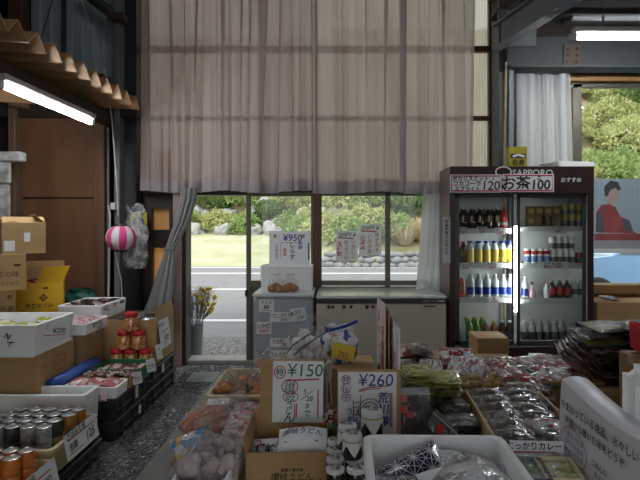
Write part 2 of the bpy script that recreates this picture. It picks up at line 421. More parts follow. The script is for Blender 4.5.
# shrubs and rocks on the bank
def shrub_mesh(name, mat, n, lw, seed, up=0):
    g = random.Random(seed); mb = MB()
    for i in range(n):
        a = g.uniform(0, 2*PI); c = g.uniform(-.25,1); s = math.sqrt(max(0,1-c*c)); r = g.uniform(.55,1)**.5
        k = 1 + .35*noise.noise(Vector((math.cos(a)*s*2+seed, math.sin(a)*s*2, c*2)))
        p = Vector((math.cos(a)*s*r*k, math.sin(a)*s*r*k, max(.0, .25 + c*.75*r*k)))
        d = Vector((g.gauss(0,1), g.gauss(0,1), g.gauss(up,1))).normalized(); e = d.cross(Vector((g.gauss(0,1), g.gauss(0,1), g.gauss(0,1)))).normalized()
        w = lw*g.uniform(.6,1.3)
        mb.add([p-d*w*.2, p+d*w*.35+e*w*.28, p+d*w, p+d*w*.35-e*w*.28], [(0,1,2,3)], 0)
    for k in range(7):
        a = k*2*PI/7; mb.tube([(0,0,-.1),(.2*math.cos(a),.2*math.sin(a),.3),(.55*math.cos(a),.55*math.sin(a),.7)], .02, 5, 1)
    return mb.mesh(name, [mat, 'wood_brown'])
SH = [shrub_mesh('shrub','leaf_green',2600,.13,1), shrub_mesh('shrub','leaf_yellow',2600,.12,2), shrub_mesh('shrub','leaf_dark',2600,.14,3), shrub_mesh('shrub','leaf_rust',2200,.12,4)]
def shrub(kind, x, y, r, label, group, h=1.0):
    o = bpy.data.objects.new('shrub', SH[kind]); COL.objects.link(o)
    put(o, (x, y, bank(x,y)-.08), (0,0,g.uniform(0,6.28)), (r, r, r*h)); tag(o, label, 'shrub', group)
KN = ['leafy green', 'yellow-green', 'dark green', 'rusty brown']
for k, x, y, r in ((0,-7.4,26.3,.95),(1,-6.0,26.2,1.0),(0,-4.7,26.0,1.05),(2,-3.5,26.9,1.0),(0,-2.3,26.2,.9),(1,-1.2,25.4,.9),(2,-6.7,27.6,1.2),(0,-5.2,27.8,1.2),(1,-2.6,27.6,1.2),(0,-8.8,26.6,1)):
    shrub(k, x, y, r, KN[k]+' shrub among rocks above the lawn behind the doorway', KN[k]+' shrubs above the lawn')
for k, x, y, r in ((1,-.4,20.3,1.0),(0,.5,19.9,.9),(1,1.2,20.4,1.05),(0,2.1,20.1,.95),(1,.1,21.9,1.2),(0,1.6,21.9,1.2),(2,3.0,21.4,1.1),(2,4.2,20.6,1.1),(0,-1.1,22.3,1.1)):
    shrub(k, x, y, r, KN[k]+' shrub behind the low stone wall outside the window', KN[k]+' shrubs behind the stone wall')
for i in range(34):
    y = g.uniform(19.3, 36); x = y*g.uniform(.44,.62); k = g.choice((0,0,1,1,1,1,2,3))
    shrub(k, x, y, g.uniform(.95,1.5), KN[k]+' shrub on the bank outside the window above the poster', KN[k]+' shrubs outside the right window', 1.15)
for x, y, r in ((2.55,19.6,.75),(3.25,19.8,.85)):
    mb = MB()
    for i in range(420):
        a = g.uniform(0,2*PI); s = g.uniform(.2,1.4); hh = g.uniform(.7,1.5)
        p0 = Vector((.15*s*math.cos(a), .15*s*math.sin(a), 0)); p1 = Vector((.65*s*math.cos(a), .65*s*math.sin(a), hh*.7)); p2 = Vector((s*math.cos(a), s*math.sin(a), hh*.8))
        e = Vector((-math.sin(a), math.cos(a), 0))*.014
        mb.add([p0-e,p0+e,p1+e,p1-e,p2], [(0,1,2,3),(3,2,4)])
    o = ob('dry_grass_clump', mb, 'leaf_dry'); put(o, (x,y,bank(x,y)-.05), (0,0,0), r); tag(o, 'straw-coloured dry grass clump behind the stone wall', 'grass clump', 'dry grass clumps behind the wall')
rk = [MB().ball((0,0,0), 1, 0, 3, (1,.8,.75), .55, s).mesh('boulder', ['rock'], True) for s in (1,2,3)]
for i, (x, y, r) in enumerate(((-7.9,25.7,.55),(-6.9,25.6,.45),(-5.5,25.5,.5),(-4.0,25.4,.42),(-3.2,25.5,.55),(-2.9,26.3,.5),(-1.9,25.3,.4),(-1.5,24.6,.35),(-3.8,27.2,.8),(-1.6,26.6,.7),(-7.0,26.9,.6),(-5.6,26.9,.5))):
    o = bpy.data.objects.new('boulder', rk[i%3]); COL.objects.link(o); put(o, (x,y,bank(x,y)+.12), (g.uniform(0,1),g.uniform(0,1),g.uniform(0,6)), r)
    tag(o, 'rough grey boulder among shrubs above the lawn', 'rock', 'boulders above the lawn')
mb = MB()
for row in range(3):
    for i in range(22):
        x = -.55 + i*.31 + row*.15 + g.uniform(-.04,.04)
        mb.ball((x, 17.95+row*.1+g.uniform(-.05,.05), .06+row*.18+g.uniform(-.02,.02)), g.uniform(.16,.21), 0, 2, (1.05,.8,.62), .4, i*3+row)
tag(ob('stone_wall', mb, 'rock_dark', smooth=True), 'low wall of rounded grey stones along the far road edge', 'wall')
# pale blue car standing outside, seen under the poster
mk('car_blue', (.22,.40,.62), .22, .05, 3, coat=1); mk('car_glass', (.10,.13,.16), .08); mk('tyre', (.02,.02,.02), .8)
c = thing('car', 'pale blue car parked outside, seen through the window under the poster', 'car', (5.5,9.4,-.01))
prof = [(-1.9,.28),(-1.95,.62),(-1.75,.86),(-.95,.96),(-.35,1.38),(.9,1.42),(1.55,1.0),(1.92,.92),(1.95,.35),(1.8,.26)]
mb = MB(); L = []
for yy, k in ((-.82,.9),(-.78,1),(.78,1),(.82,.9)): L.append([(x*(.97 if k<1 else 1), yy, z if z < .9 else .9+(z-.9)*(k)) for x, z in prof])
mb.loft(L); ob('body', mb, 'car_blue', c)
ob('side_window', MB().add([(-.85,-.835,.97),(1.4,-.835,1.0),(.85,-.815,1.33),(-.3,-.815,1.3)], [(0,1,2,3)]), 'car_glass', c)
for x in (-1.2,1.2):
    for y in (-.78,.78):
        w = MB().lathe([(.0,-.09),(.27,-.09),(.30,-.05),(.30,.05),(.27,.09),(0,.09)], 20, 0, Matrix.Translation((x,y,.3)) @ Matrix.Rotation(PI/2,4,'X'))
        ob('wheel', w, 'tyre', c)

# ---------------------------------------------------------------- shell
struct('wall_left', MB().box(-3.7,-3.6,-3,5.6,0,4.5), 'wood_dark')
struct('wall_right', MB().box(3.9,4.0,-3,5.6,0,4.5), 'plaster')
struct('ceiling', MB().box(-3.7,4.0,-3,5.62,4.5,4.6), 'ceiling_dark')
struct('wall_front', MB().box(-3.7,-2.0,-3.1,-3,0,4.5).box(2.4,4.0,-3.1,-3,0,4.5).box(-2.0,2.4,-3.1,-3,2.6,4.5), 'plaster')
WB = 5.5
# back wall, left part: dark boards behind the plywood and columns
struct('wall_back', MB().box(-3.6,-2.02,WB,WB+.08,0,4.5).box(-1.74,-1.60,WB+.02,WB+.08,0,1.8)
       .box(1.62,1.80,WB,WB+.08,0,4.5).box(1.80,3.9,WB,WB+.08,3.04,4.5).box(1.80,3.9,WB,WB+.08,0,.72), 'wood_dark')
struct('wall_under_window', MB().box(-.2,1.62,WB,WB+.08,.04,.80), 'plaster')
# plywood panels on the left
mb = MB().box(X(18,5.3),X(100,5.3),5.27,5.30,.0,Z(199,5.3)).box(X(18,5.3),X(100,5.3),5.27,5.30,Z(197.6,5.3),Z(118,5.3))
struct('wall_panel', mb, 'plywood')
struct('pillar', MB().bbox(X(98,5.25),X(108.5,5.25),5.15,5.3,0,2.95,.006), 'wood_brown')
struct('pillar', MB().bbox(X(14,5.25),X(21,5.25),5.15,5.3,0,2.95,.006), 'wood_brown')
struct('beam', MB().bbox(-3.6,-2.0,5.2,5.32,Z(118,5.25),Z(104,5.25),.006), 'wood_dark')
struct('pillar', MB().bbox(X(17,5.2),X(30,5.2),5.05,5.2,2.6,4.5,.006), 'wood_brown')
# blue metal siding above
def ribs(x0, x1, y, z0, z1, pitch, dep):
    n = int((x1-x0)/pitch); pts = []
    for i in range(n):
        a = x0 + i*pitch; pts += [(a,y),(a+pitch*.62,y),(a+pitch*.72,y-dep),(a+pitch*.9,y-dep)]
    pts.append((x1,y))
    return MB().add([(a,b,z0) for a,b in pts]+[(a,b,z1) for a,b in pts], [(i,i+1,len(pts)+i+1,len(pts)+i) for i in range(len(pts)-1)])
struct('wall_siding', ribs(X(30,5.4), X(119,5.4), 5.42, 2.55, 4.5, .11, .018), 'siding_blue')
struct('wall_strip', MB().bbox(X(61.5,5.38),X(65.5,5.38),5.37,5.40,2.6,4.5,.004), 'steel_dark')
for px, py in ((68,13),(102,39)):  # white plates imitate daylight showing through two small slots
    o = ob('painted_light_slot', MB().bbox(-.012,.012,-.004,.004,-.045,.045,.002), 'white_paint'); put(o, (X(px,5.38), 5.385, Z(py,5.38)))
    tag(o, 'white plate imitating a daylight slot in blue siding, '+('upper of the two' if py < 20 else 'lower of the two, nearer the curtain'), 'label')
# dark columns beside the curtain
struct('column', MB().bbox(X(119,5.3),X(124.5,5.3),5.18,5.38,0,4.5,.004), 'steel_grey')
struct('column', MB().bbox(X(127,5.4),X(140,5.4),5.3,5.48,0,4.5,.004), 'steel_green')
struct('brace_beam', MB().tube([(X(84,5.2),5.2,Z(-8,5.2)),(X(122,5.2),5.2,Z(21,5.2))], .055, 4), 'steel_dark')
struct('bracket_beam', MB().bbox(X(112,5.2),X(127,5.2),5.1,5.22,Z(23,5.2),Z(16,5.2),.004), 'rust')
# narrow orange window by the doorway
struct('window_frame_orange', MB().box(-2.02,-1.95,WB-.03,WB+.08,0,1.95).box(-1.765,-1.70,WB-.03,WB+.08,0,1.95)
       .box(-1.95,-1.765,WB-.03,WB+.08,1.62,1.78).box(-1.95,-1.765,WB-.03,WB+.08,1.21,1.40).box(-1.95,-1.765,WB-.03,WB+.08,0,.55), 'wood_dark')
struct('window_1', MB().box(-1.95,-1.765,WB+.03,WB+.04,.5,2.25), 'orange_plastic')
# doorway jambs, lintel
struct('trim_1', MB().bbox(X(174,5.38),X(182.5,5.38),5.34,5.48,0,1.82,.006), 'wood_jamb')
struct('trim_2', MB().bbox(X(182.5,5.4),X(187,5.4),5.36,WB+.06,0,1.82,.004), 'wood_dark')
struct('lintel', MB().bbox(-2.0,1.62,WB-.06,WB+.08,Z(195,5.45),Z(186,5.45),.006), 'wood_dark')
# clerestory: ribbed plastic panes in a timber grid
n = 760; x0, x1 = -2.02, 1.62
pts = [(x0+(x1-x0)*i/n, WB+.05+.007*math.sin(2*PI*i/6.5)) for i in range(n+1)]
for nm_, a_, b_, mt_ in (('window_2',0,370,'ribbed_plastic_brown'),('window_5',370,760,'ribbed_plastic')):
    q_ = pts[a_:b_+1]; k_ = len(q_)
    struct(nm_, MB().add([(a,b,1.8) for a,b in q_]+[(a,b,4.5) for a,b in q_], [(i,i+1,k_+1+i,k_+i) for i in range(k_-1)]), mt_, smooth=True)
mb = MB()
for py, h in ((49.5,.06),(118.5,.045)): mb.bbox(-2.02,1.62,WB-.03,WB+.035,Z(py,5.5)-h/2,Z(py,5.5)+h/2,.004)
for px in (145,223,260,316,490): mb.bbox(X(px,5.5)-.018,X(px,5.5)+.018,WB-.03,WB+.035,1.8,4.5,.004)
struct('window_frame', mb, 'wood_red')
# right-hand dark columns
struct('column', MB().bbox(X(493,5.4),X(500,5.4),5.2,5.46,0,4.5,.004), 'steel_dark')
struct('column', MB().bbox(X(503,5.3),X(508,5.3),5.12,5.3,0,4.5,.004), 'steel_grey')
struct('column', MB().bbox(X(508.5,5.4),X(514,5.4),5.3,5.47,0,Z(72,5.4),.004), 'wood_dark')
tag(ob('conduit_pipe', MB().tube([(X(505,5.05),5.08,.1),(X(505.5,5.05),5.08,2.2),(X(507,5.05),5.08,Z(62,5.08))], .012, 8), 'wood_pale'), 'thin pale conduit pipe running up the dark column right of the curtain', 'pipe')
tag(ob('conduit_pipe', MB().tube([(X(108.5,5.12),5.12,.1),(X(108,5.12),5.12,Z(128,5.12))], .011, 8), 'steel_grey'), 'thin grey conduit pipe running up the brown wooden post', 'pipe')
# right window: timber head, aluminium sash, glass, sill
struct('window_head_trim', MB().bbox(1.80,3.9,5.36,5.5,Z(82,5.4),Z(74.5,5.4),.006), 'wood_honey')
struct('window_sill', MB().bbox(1.80,3.9,5.30,5.52,Z(293,5.4),Z(284,5.4),.006), 'wood_honey')
struct('wall_right_apron', MB().box(1.80,3.9,5.42,5.5,0,Z(292,5.4)), 'wood_honey')
struct('window_3_frame', MB().bbox(X(572,5.45),X(581,5.45),5.43,5.48,.75,3.0,.004).bbox(1.8,3.9,5.43,5.48,Z(88,5.45),Z(84,5.45),.004).bbox(1.8,3.9,5.43,5.48,.74,.80,.004).bbox(1.8,1.86,5.43,5.48,.75,3,.004), 'bronze_alu')
struct('window_3', MB().box(1.82,3.9,5.452,5.457,.78,2.98), 'pane')
# doorway sliding door and window next to it
d = ob('door_1', MB().bbox(X(246.5,5.42),X(251,5.42),5.40,5.44,.05,1.79,.003).bbox(X(311,5.42),X(315,5.42),5.40,5.44,.05,1.79,.003)
   .bbox(X(251,5.42),X(311,5.42),5.40,5.44,1.75,1.79,.003).bbox(X(251,5.42),X(311,5.42),5.40,5.44,Z(288,5.42),Z(280.5,5.42),.003).bbox(X(251,5.42),X(311,5.42),5.40,5.44,.05,.14,.003)
   .box(X(251,5.42),X(311,5.42),5.415,5.425,.14,Z(288,5.42)), 'bronze_alu'); d['kind'] = 'structure'
ob('glass', MB().box(X(251,5.42),X(311,5.42),5.418,5.422,Z(281,5.42),1.75), 'pane', d)
ob('door_handle', MB().bbox(-.012,.012,-.02,.02,-.035,.035,.006), 'black', d).location = (X(246.5,5.4), 5.39, Z(293,5.4))
struct('trim_3', MB().bbox(X(313.5,5.42),X(321.5,5.42),5.36,WB+.05,.04,1.82,.006), 'wood_red')
struct('window_4_frame', MB().bbox(X(385,5.45),X(390,5.45),5.42,5.47,.8,1.79,.003).bbox(X(321.5,5.45),1.6,5.42,5.47,1.755,1.79,.003).bbox(X(321.5,5.45),1.6,5.40,5.5,Z(285,5.45),Z(280.5,5.45),.003).bbox(1.55,1.62,5.42,5.47,.8,1.79,.003), 'bronze_alu')
struct('window_4', MB().box(X(321.5,5.45),1.58,5.442,5.446,.85,1.76), 'pane')

# ---------------------------------------------------------------- steel above the right window
struct('beam', MB().bbox(X(504,5.2),3.9,5.1,5.2,Z(69,5.15),Z(38,5.15),.004).bbox(X(504,5.2),3.9,5.02,5.22,Z(71,5.15),Z(68,5.15),.003), 'steel_green')
def ibeam(a, b, w, h, mat, tf=.015):
    a, b = Vector(a), Vector(b); d = (b-a).normalized(); s = d.cross(Vector((0,0,1))).normalized(); u = s.cross(d)
    mb = MB()
    for (sx, sz, ex, ez) in ((-w/2,-h/2,w/2,-h/2+tf),(-w/2,h/2-tf,w/2,h/2),(-.006,-h/2,.006,h/2)):
        vs = [p + s*q[0] + u*q[1] for p in (a,b) for q in ((sx,sz),(ex,sz),(ex,ez),(sx,ez))]
        mb.add(vs, [(0,1,2,3),(7,6,5,4),(0,4,5,1),(1,5,6,2),(2,6,7,3),(3,7,4,0)])
    return struct('girder_beam', mb, mat)
ibeam((X(496,5.15),5.15,Z(38,5.15)), (2.45,2.2,3.42), .11, .24, 'steel_grey')
ibeam((X(499,5.1),5.3,Z(12,5.3)), (2.02,2.2,4.05), .10, .2, 'rust')
struct('column', MB().bbox(X(501,5.0),X(539,5.0),5.06,5.12,Z(44,5),4.5,.004), 'steel_dark')
bp = ob('bolt_plate', MB().bbox(-.085,.085,-.008,.008,-.105,.105,.003), 'rust'); put(bp, (X(572,5.09),5.09,Z(55.5,5.09))); tag(bp, 'rusty square bolted plate on the steel beam above the white curtain', 'plate')
for i in range(2):
    for j in range(3):
        ob('bolt', MB().lathe([(.013,0),(.013,.012),(.007,.014)], 6, 0, Matrix.Rotation(PI/2,4,'X')), 'rust', bp).location = (-.045+.09*i, -.008, -.065+.065*j)
mb = MB().tube([(X(566,5.0),5.0,Z(22,5.0)),(X(572,4.6),4.6,Z(17.5,4.6)),(3.9,4.6,Z(17.5,4.6))], .03, 8)
tag(ob('ceiling_pipe', mb, 'steel_grey'), 'grey pipe along the ceiling above the right fluorescent light', 'pipe')
struct('ceiling_boards', MB().box(X(541,4.9),3.9,3.6,5.1,3.42,3.46), 'ceiling_dark')

# ---------------------------------------------------------------- corrugated awning on the left
per, n = .2, 220
ys = [1.6 + 3.4*i/n for i in range(n+1)]
def wav(y): 
    p = (y/per) % 1; return .055*(1 - abs(2*p-1)*1.0)**.8
mb = MB()
top = []
for xx, dz in ((-1.9,0),(-3.59,.10)):
    top.append([(xx, y, 2.565+dz+wav(y)*2.0) for y in ys]); 
bot = [[(a,b,c-.008) for a,b,c in l] for l in top]
vs = top[0]+top[1]+bot[0]+bot[1]; N = n+1; fs = []
for i in range(n):
    fs += [(i,i+1,N+i+1,N+i),(2*N+i,3*N+i,3*N+i+1,2*N+i+1),(i,2*N+i,2*N+i+1,i+1)]
mb.add(vs, fs); o = ob('awning', mb, 'awning', smooth=True, angle=50); tag(o, 'brown corrugated awning sheet projecting above the left fluorescent light', 'awning')
struct('awning_beam', MB().bbox(-2.34,-2.22,1.5,5.2,2.44,2.555,.006), 'wood_dark')
def fixture(label, loc, rz, l=1.25, lit='tube'):
    f = thing('fluorescent_light', label, 'lamp', loc, rz)
    ob('housing', MB().bbox(-l/2,l/2,-.045,.045,.018,.065,.01), 'white_paint', f)
    for s in (-1,1): ob('socket', MB().bbox(s*l/2-.03,s*l/2+.03,-.02,.02,-.035,.02,.006), 'white_paint', f)
    ob('tube', MB().tube([(-l/2+.03,0,-.012),(l/2-.03,0,-.012)], .0165, 12), lit, f, smooth=True); return f
fixture('white fluorescent light under the brown corrugated awning', (-2.16,3.95,2.36), PI/2)
f = fixture('white fluorescent light hanging below the steel beam at right', (X(573,4.2)+.645,4.2,Z(36,4.2)), 0, 1.29)
for s in (-.4,.4): ob('bracket', MB().tube([(s,0,.06),(s,.0,.17)], .012, 6), 'steel_grey', f)
fixture('added unseen fill light in fluorescent form high above the middle of the shop', (-.5,2.7,4.30), 0, 1.25, 'fill_tube_high')  # added out of frame to brighten the siding, curtain and upper beams
for i, (x, y) in enumerate(((-2.9,.4),(2.6,.2),(.3,-1.4))):
    fixture('added unseen fill light in fluorescent form behind the viewer, '+('left','right','middle')[i], (x,y,3.1 if i < 2 else 3.3), PI/2 if i < 2 else 0, 1.25, 'fill_tube')  # unseen fixtures added as fill from behind the camera
# white weathered rack at the left edge
r = thing('shelf_rack', 'weathered white wooden rack at the left edge beside the brown panel', 'rack', (-3.1,4.85,0))
mk('flaky', (.60,.60,.58), .8, .2, 9, .3, 50, c2=(.16,.13,.11))
ob('rail', MB().bbox(-.3,.18,-.05,.05,2.04,2.13,.012), 'flaky', r)
ob('panel', MB().bbox(-.3,.055,-.02,.02,1.84,2.04,.006).bbox(-.3,.045,-.02,.02,1.47,1.825,.006), 'flaky', r)
ob('post', MB().bbox(-.06,.02,.021,.05,0,2.04,.008), 'flaky', r)
# hanging cords
tag(ob('hanging_cord', MB().tube([(X(80,4.9),4.9,Z(-4,4.9)),(X(95,4.9),4.9,Z(42,4.9)),(X(105,4.9),4.9,Z(72,4.9)),(X(112,4.9),4.9,Z(120,4.9)),(X(117,4.9),4.9,Z(190,4.9)),(X(118,4.9),4.9,Z(216,4.9))], .006, 6), 'wire'), 'white cord hanging from the ceiling down to the pink lantern', 'cord')
tag(ob('hanging_cord', MB().tube([(X(54,5.3),5.3,Z(-4,5.3)),(X(41,5.3),5.3,Z(38,5.3)),(X(38,5.3),5.3,Z(45,5.3))], .005, 6), 'black'), 'thin dark cord slanting across the blue siding', 'cord')
tag(ob('power_cable', MB().tube([(X(108,5.08),5.08,.5),(X(109.5,5.08),5.08,Z(240,5.08)),(X(110,5.08),5.08,Z(215,5.08)),(X(108.5,5.08),5.08,Z(205,5.08))], .009, 6), 'wire'), 'white power cable running down the wooden post to a small switch box', 'cable')
tag(ob('extension_cable', MB().tube([(X(113,5.0),5.0,Z(244,5.0)),(X(117,5.0),5.0,Z(262,5.0)),(X(121,5.0),5.0,Z(280,5.0)),(X(123,5.0),5.0,.6)], .006, 6), 'wire'), 'white cable dangling below the pink striped lantern', 'cable')
o = ob('switch_box', MB().bbox(-.025,.025,-.02,.02,-.035,.035,.006), 'white_paint'); put(o, (X(113,5.12),5.13,Z(206,5.1))); tag(o, 'small white switch box on the brown wooden post', 'switch')
# lantern, plastic bag, label on the column
l = thing('paper_lantern', 'pink and white striped paper lantern hanging by the post', 'lantern', (X(121,4.9),4.9,Z(238,4.9)))
mk('lantern_pink', (.78,.07,.30), .6, .05); mk('lantern_white', (.80,.72,.74), .6, .05)
mb = MB(); L = []
for j in range(13):
    a = -PI/2*.82 + PI*.82*j/12; r_ = .135*math.cos(a)**.8*(1+.02*(j%2)); z = .115*math.sin(a)/math.sin(PI/2*.82)
    L.append([(r_*math.cos(2*PI*k/48), r_*math.sin(2*PI*k/48), z) for k in range(48)])
mb.loft(L, True, True, True); me = mb.mesh('shade', ['lantern_pink','lantern_white'], True)
for p in me.polygons:
    if len(p.vertices) == 4: p.material_index = 1 if int(((math.atan2(p.center.y, p.center.x)/(2*PI)) % 1)*12 + .5) % 2 else 0
so = bpy.data.objects.new('shade', me); COL.objects.link(so); so.parent = l
for s in (-1,1): ob('ring', MB().lathe([(.055,-.012),(.06,0),(.055,.012)], 20), 'black', l).location = (0,0,s*.117)
ob('hook', MB().tube([(0,0,.12),(.0,0,.17)], .004, 5), 'black', l)
film('haze_film', .7, (.95,.95,.96), .2, .5, 7)
b = ob('plastic_bag', sack_mb(.24,.13,.60,5,36,24,.55,.25), 'haze_film', smooth=True); put(b, (X(133,5.0),5.06,Z(269,5.0))); tag(b, 'clear plastic bag hanging beside the pink lantern', 'bag')
mk('label_yellow', (.65,.55,.05), .5); mk('label_blue', (.05,.10,.5), .5)
o = ob('sticker', MB().bbox(-.085,.085,-.003,.003,-.09,.09,.001), 'label_yellow'); put(o, (X(138.5,5.29),5.294,Z(221,5.29))); tag(o, 'yellow and blue sticker on the dark column behind the plastic bag', 'sticker')
ob('emblem', MB().add([(.06*math.cos(a*PI/12),-.004,.06*math.sin(a*PI/12)-.02) for a in range(24)]+[(.035*math.cos(a*PI/12),-.004,.035*math.sin(a*PI/12)-.02) for a in range(24)], [(i,(i+1)%24,24+(i+1)%24,24+i) for i in range(24)]), 'label_blue', o)

# ---------------------------------------------------------------- curtains
def sheer_curtain(name, label, x0, x1, y, z0, z1, seed, mat, hem=None, amp=.028, waves=26, nu=520, nz=14, cat='curtain', edge=None, dx=.019, fb=1):
    g = random.Random(seed); ph = [g.uniform(0,6.28) for _ in range(6)]
    def fn(u, v):
        z = z0+(z1-z0)*v; s = u*waves*2*PI
        w = math.sin(s + 1.6*math.sin(s*.21+ph[0]) + ph[1]); w2 = math.sin(s*.37+ph[2]+.5*v); w3 = math.sin(s*2.3+ph[4])
        x = x0+(x1-x0)*u + dx*(math.cos(s*1.0+ph[3]+1.6*math.sin(s*.21+ph[0]))*(.55+.45*math.sin(s*.13+ph[1])) + fb*(1.5*noise.noise(Vector((u*waves*1.15,seed*3.3,v*.35))) + .9*noise.noise(Vector((u*waves*2.6,seed*1.9+5,v*.5)))) + .25*math.cos(s*2.7+ph[2]))*(.75+.3*v)
        if edge: x += edge(u, v)
        k = .35 + .65*abs(math.sin(u*9+ph[5])) 
        return (x, y + amp*k*w*(.8+.4*v) + amp*.6*w2 + amp*.2*w3 + amp*.9*(fb-1)*noise.noise(Vector((u*waves*1.9,seed*2.7,v*.4))), z + (1-v)*.015*math.sin(s*.15+ph[0]))
    o = ob(name, MB().grid(fn, nu, nz), mat, smooth=True); tag(o, label, cat)
    if hem:
        ob('hem', MB().grid(lambda u, v: (lambda p: (p[0], p[1]-.004, p[2]))(fn(u, v*hem/(z1-z0))), nu, 2), 'sheer_hem', o, smooth=True)
    return o
sheer_curtain('curtain', 'sheer beige curtain, left half of the pair over the doorway', X(140,5.3), X(314,5.3), 5.3, Z(192,5.3), 4.42, 4, 'sheer', .12, amp=.04, waves=14, nu=1000, dx=.030, fb=2.1)
sheer_curtain('curtain', 'sheer beige curtain, right half of the pair above the long chest freezer', X(311,5.3), X(468,5.3), 5.27, Z(193,5.3), 4.42, 9, 'sheer', .13, amp=.04, waves=12, nu=1000, dx=.030, fb=2.1)
o = ob('curtain_rail', MB().tube([(-2.1,5.29,4.44),(1.5,5.29,4.44)], .015, 8), 'steel_grey'); tag(o, 'curtain rail carrying the sheer beige curtains', 'rail')
# pulled-back dark curtain at the left jamb
cp = [(189,188,.07),(188,200,.07),(182,222,.065),(174,240,.05),(170,248,.04),(169,256,.05),(165,275,.075),(160,300,.10),(157,311,.115)]
L = []
for j in range(33):
    q = j/32*(len(cp)-1); i = min(int(q), len(cp)-2); f_ = q-i; a = [cp[i][k]*(1-f_)+cp[i+1][k]*f_ for k in range(3)]
    L.append([(X(a[0],5.2)+a[2]*(1+.2*math.sin(9*t_+.8*math.sin(j*.2)))*math.cos(t_), 5.2+a[2]*.7*(1+.25*math.sin(9*t_))*math.sin(t_), Z(a[1],5.2)) for t_ in [2*PI*k/72 for k in range(72)]])
o = ob('gathered_curtain', MB().loft(L), 'curtain_grey', smooth=True); tag(o, 'grey curtain gathered and tied at the left side of the doorway', 'curtain')
ob('tieback', MB().lathe([(.05,-.012),(.054,0),(.05,.012)], 20), 'curtain_grey', o).location = (X(170,5.2),5.2,Z(248,5.2))
sheer_curtain('gathered_curtain', 'white curtain drawn to the right end of the window behind the cooler', X(424,5.3), X(447,5.3), 5.28, Z(291,5.3), Z(186,5.3), 12, 'curtain_white', None, .04, 4, 120, 14, edge=lambda u, v: -.09*(1-u)*(1-v))
sheer_curtain('gathered_curtain', 'white curtain hanging at the left of the right-hand window', X(516,5.25), X(568,5.25), 5.28, .82, Z(72.5,5.28), 15, 'curtain_white', None, .03, 9, 240, 14, edge=lambda u, v: .06*(1-v)*u)
# ---------------------------------------------------------------- goods materials
mk('paper', (.80,.81,.82), .7, .04, 3); mk('paper_pink', (.80,.66,.66), .7, .06, 3); mk('paper_yellow', (.75,.55,.04), .6, .05)
mk('ink_black', (.012,.012,.015), .6); mk('ink_red', (.50,.03,.06), .6); mk('ink_blue', (.02,.035,.30), .6); mk('ink_green', (.02,.14,.08), .6); mk('ink_brown', (.16,.07,.03), .7); mk('ink_rust', (.42,.10,.04), .7); mk('ink_white', (.85,.85,.85), .6)
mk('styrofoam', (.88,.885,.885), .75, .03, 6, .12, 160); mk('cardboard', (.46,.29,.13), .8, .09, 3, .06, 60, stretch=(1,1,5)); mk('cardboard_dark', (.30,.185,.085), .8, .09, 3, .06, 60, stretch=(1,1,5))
mk('carton_yellow', (.85,.50,.01), .55, .05, 3); mk('crate_black', (.022,.021,.022), .5, .15, 5, .06, 60); mk('container_beige', (.62,.53,.30), .5, .06, 4); mk('crate_green', (.03,.17,.07), .5, .1, 5)
mk('tin', (.55,.55,.54), .32, .08, 5, metal=.9); mk('tin_label', (.42,.42,.41), .4, .3, 30, c2=(.12,.12,.12)); mk('tin_label_dark', (.05,.05,.055), .4, .3, 30); mk('tin_amber', (.45,.20,.03), .35, .25, 12)
mk('orange_label', (.65,.19,.03), .45, .12, 14); mk('lid_red', (.55,.02,.03), .35, .06); mk('tarp_blue', (.02,.08,.36), .5, .12, 6, .1, 30); mk('cloth_green', (.01,.10,.075), .6, .2, 9, .3, 20)
mk('ink_tape', (.42,.30,.16), .5)
m, t, out = nt('peanut_paste'); p = pbr(t, out, .12, 0, .6, 1); v = coords(t); vo = t.nodes.new('ShaderNodeTexVoronoi'); vo.inputs['Scale'].default_value = 55; t.links.new(v, vo.inputs['Vector'])
sp = t.nodes.new('ShaderNodeSeparateColor'); t.links.new(vo.outputs['Color'], sp.inputs[0]); t.links.new(ramp(t, sp.outputs[0], [(0,(.36,.11,.03)),(.5,(.62,.28,.09)),(1,(.80,.48,.22))]), p.inputs['Base Color']); M['jar_food'] = m
printed('pack_red', [(.26,.012,.02),(.36,.03,.03),(.52,.46,.42),(.06,.012,.012),(.20,.01,.015)], 4, .2, .8, .5); printed('pack_pink', [(.60,.36,.37),(.68,.56,.56),(.46,.12,.16),(.64,.60,.58)], 5)
printed('pack_dark', [(.02,.019,.02),(.035,.032,.032),(.08,.07,.065),(.20,.17,.165),(.014,.014,.014)], 5, .16, 1, .7); printed('pack_white', [(.58,.58,.58),(.62,.61,.60),(.50,.50,.52),(.34,.06,.06),(.40,.38,.36)], 4, .2, .8, .4)
printed('pack_stripe', [(.46,.46,.46),(.32,.03,.04),(.52,.52,.51),(.07,.07,.11),(.30,.27,.26)], 7, stretch=(4,.7,1)); printed('pack_green', [(.40,.38,.05),(.28,.28,.035),(.52,.50,.18),(.09,.11,.02)], 4, .22, .6, .4, stretch=(.6,1,3))
printed('pack_mixed', [(.32,.03,.04),(.55,.53,.51),(.07,.08,.07),(.30,.22,.06),(.16,.03,.05),(.42,.40,.40)], 6, .2, .8, .5); printed('pack_brown', [(.12,.05,.035),(.20,.09,.06),(.06,.03,.03),(.42,.36,.33)], 5)
printed('pack_meat', [(.50,.12,.12),(.60,.20,.20),(.72,.64,.62),(.42,.08,.09)], 3); printed('pack_blue', [(.05,.22,.50),(.70,.74,.78),(.06,.30,.60),(.75,.45,.12)], 3); printed('pack_yellow', [(.55,.48,.06),(.66,.60,.16),(.25,.38,.05),(.74,.72,.60)], 4)
printed('pack_grey', [(.10,.105,.105),(.15,.155,.15),(.06,.065,.065)], 3, .2, .6, .5); printed('pack_olive', [(.10,.10,.03),(.16,.15,.04),(.05,.05,.02)], 3, .25)
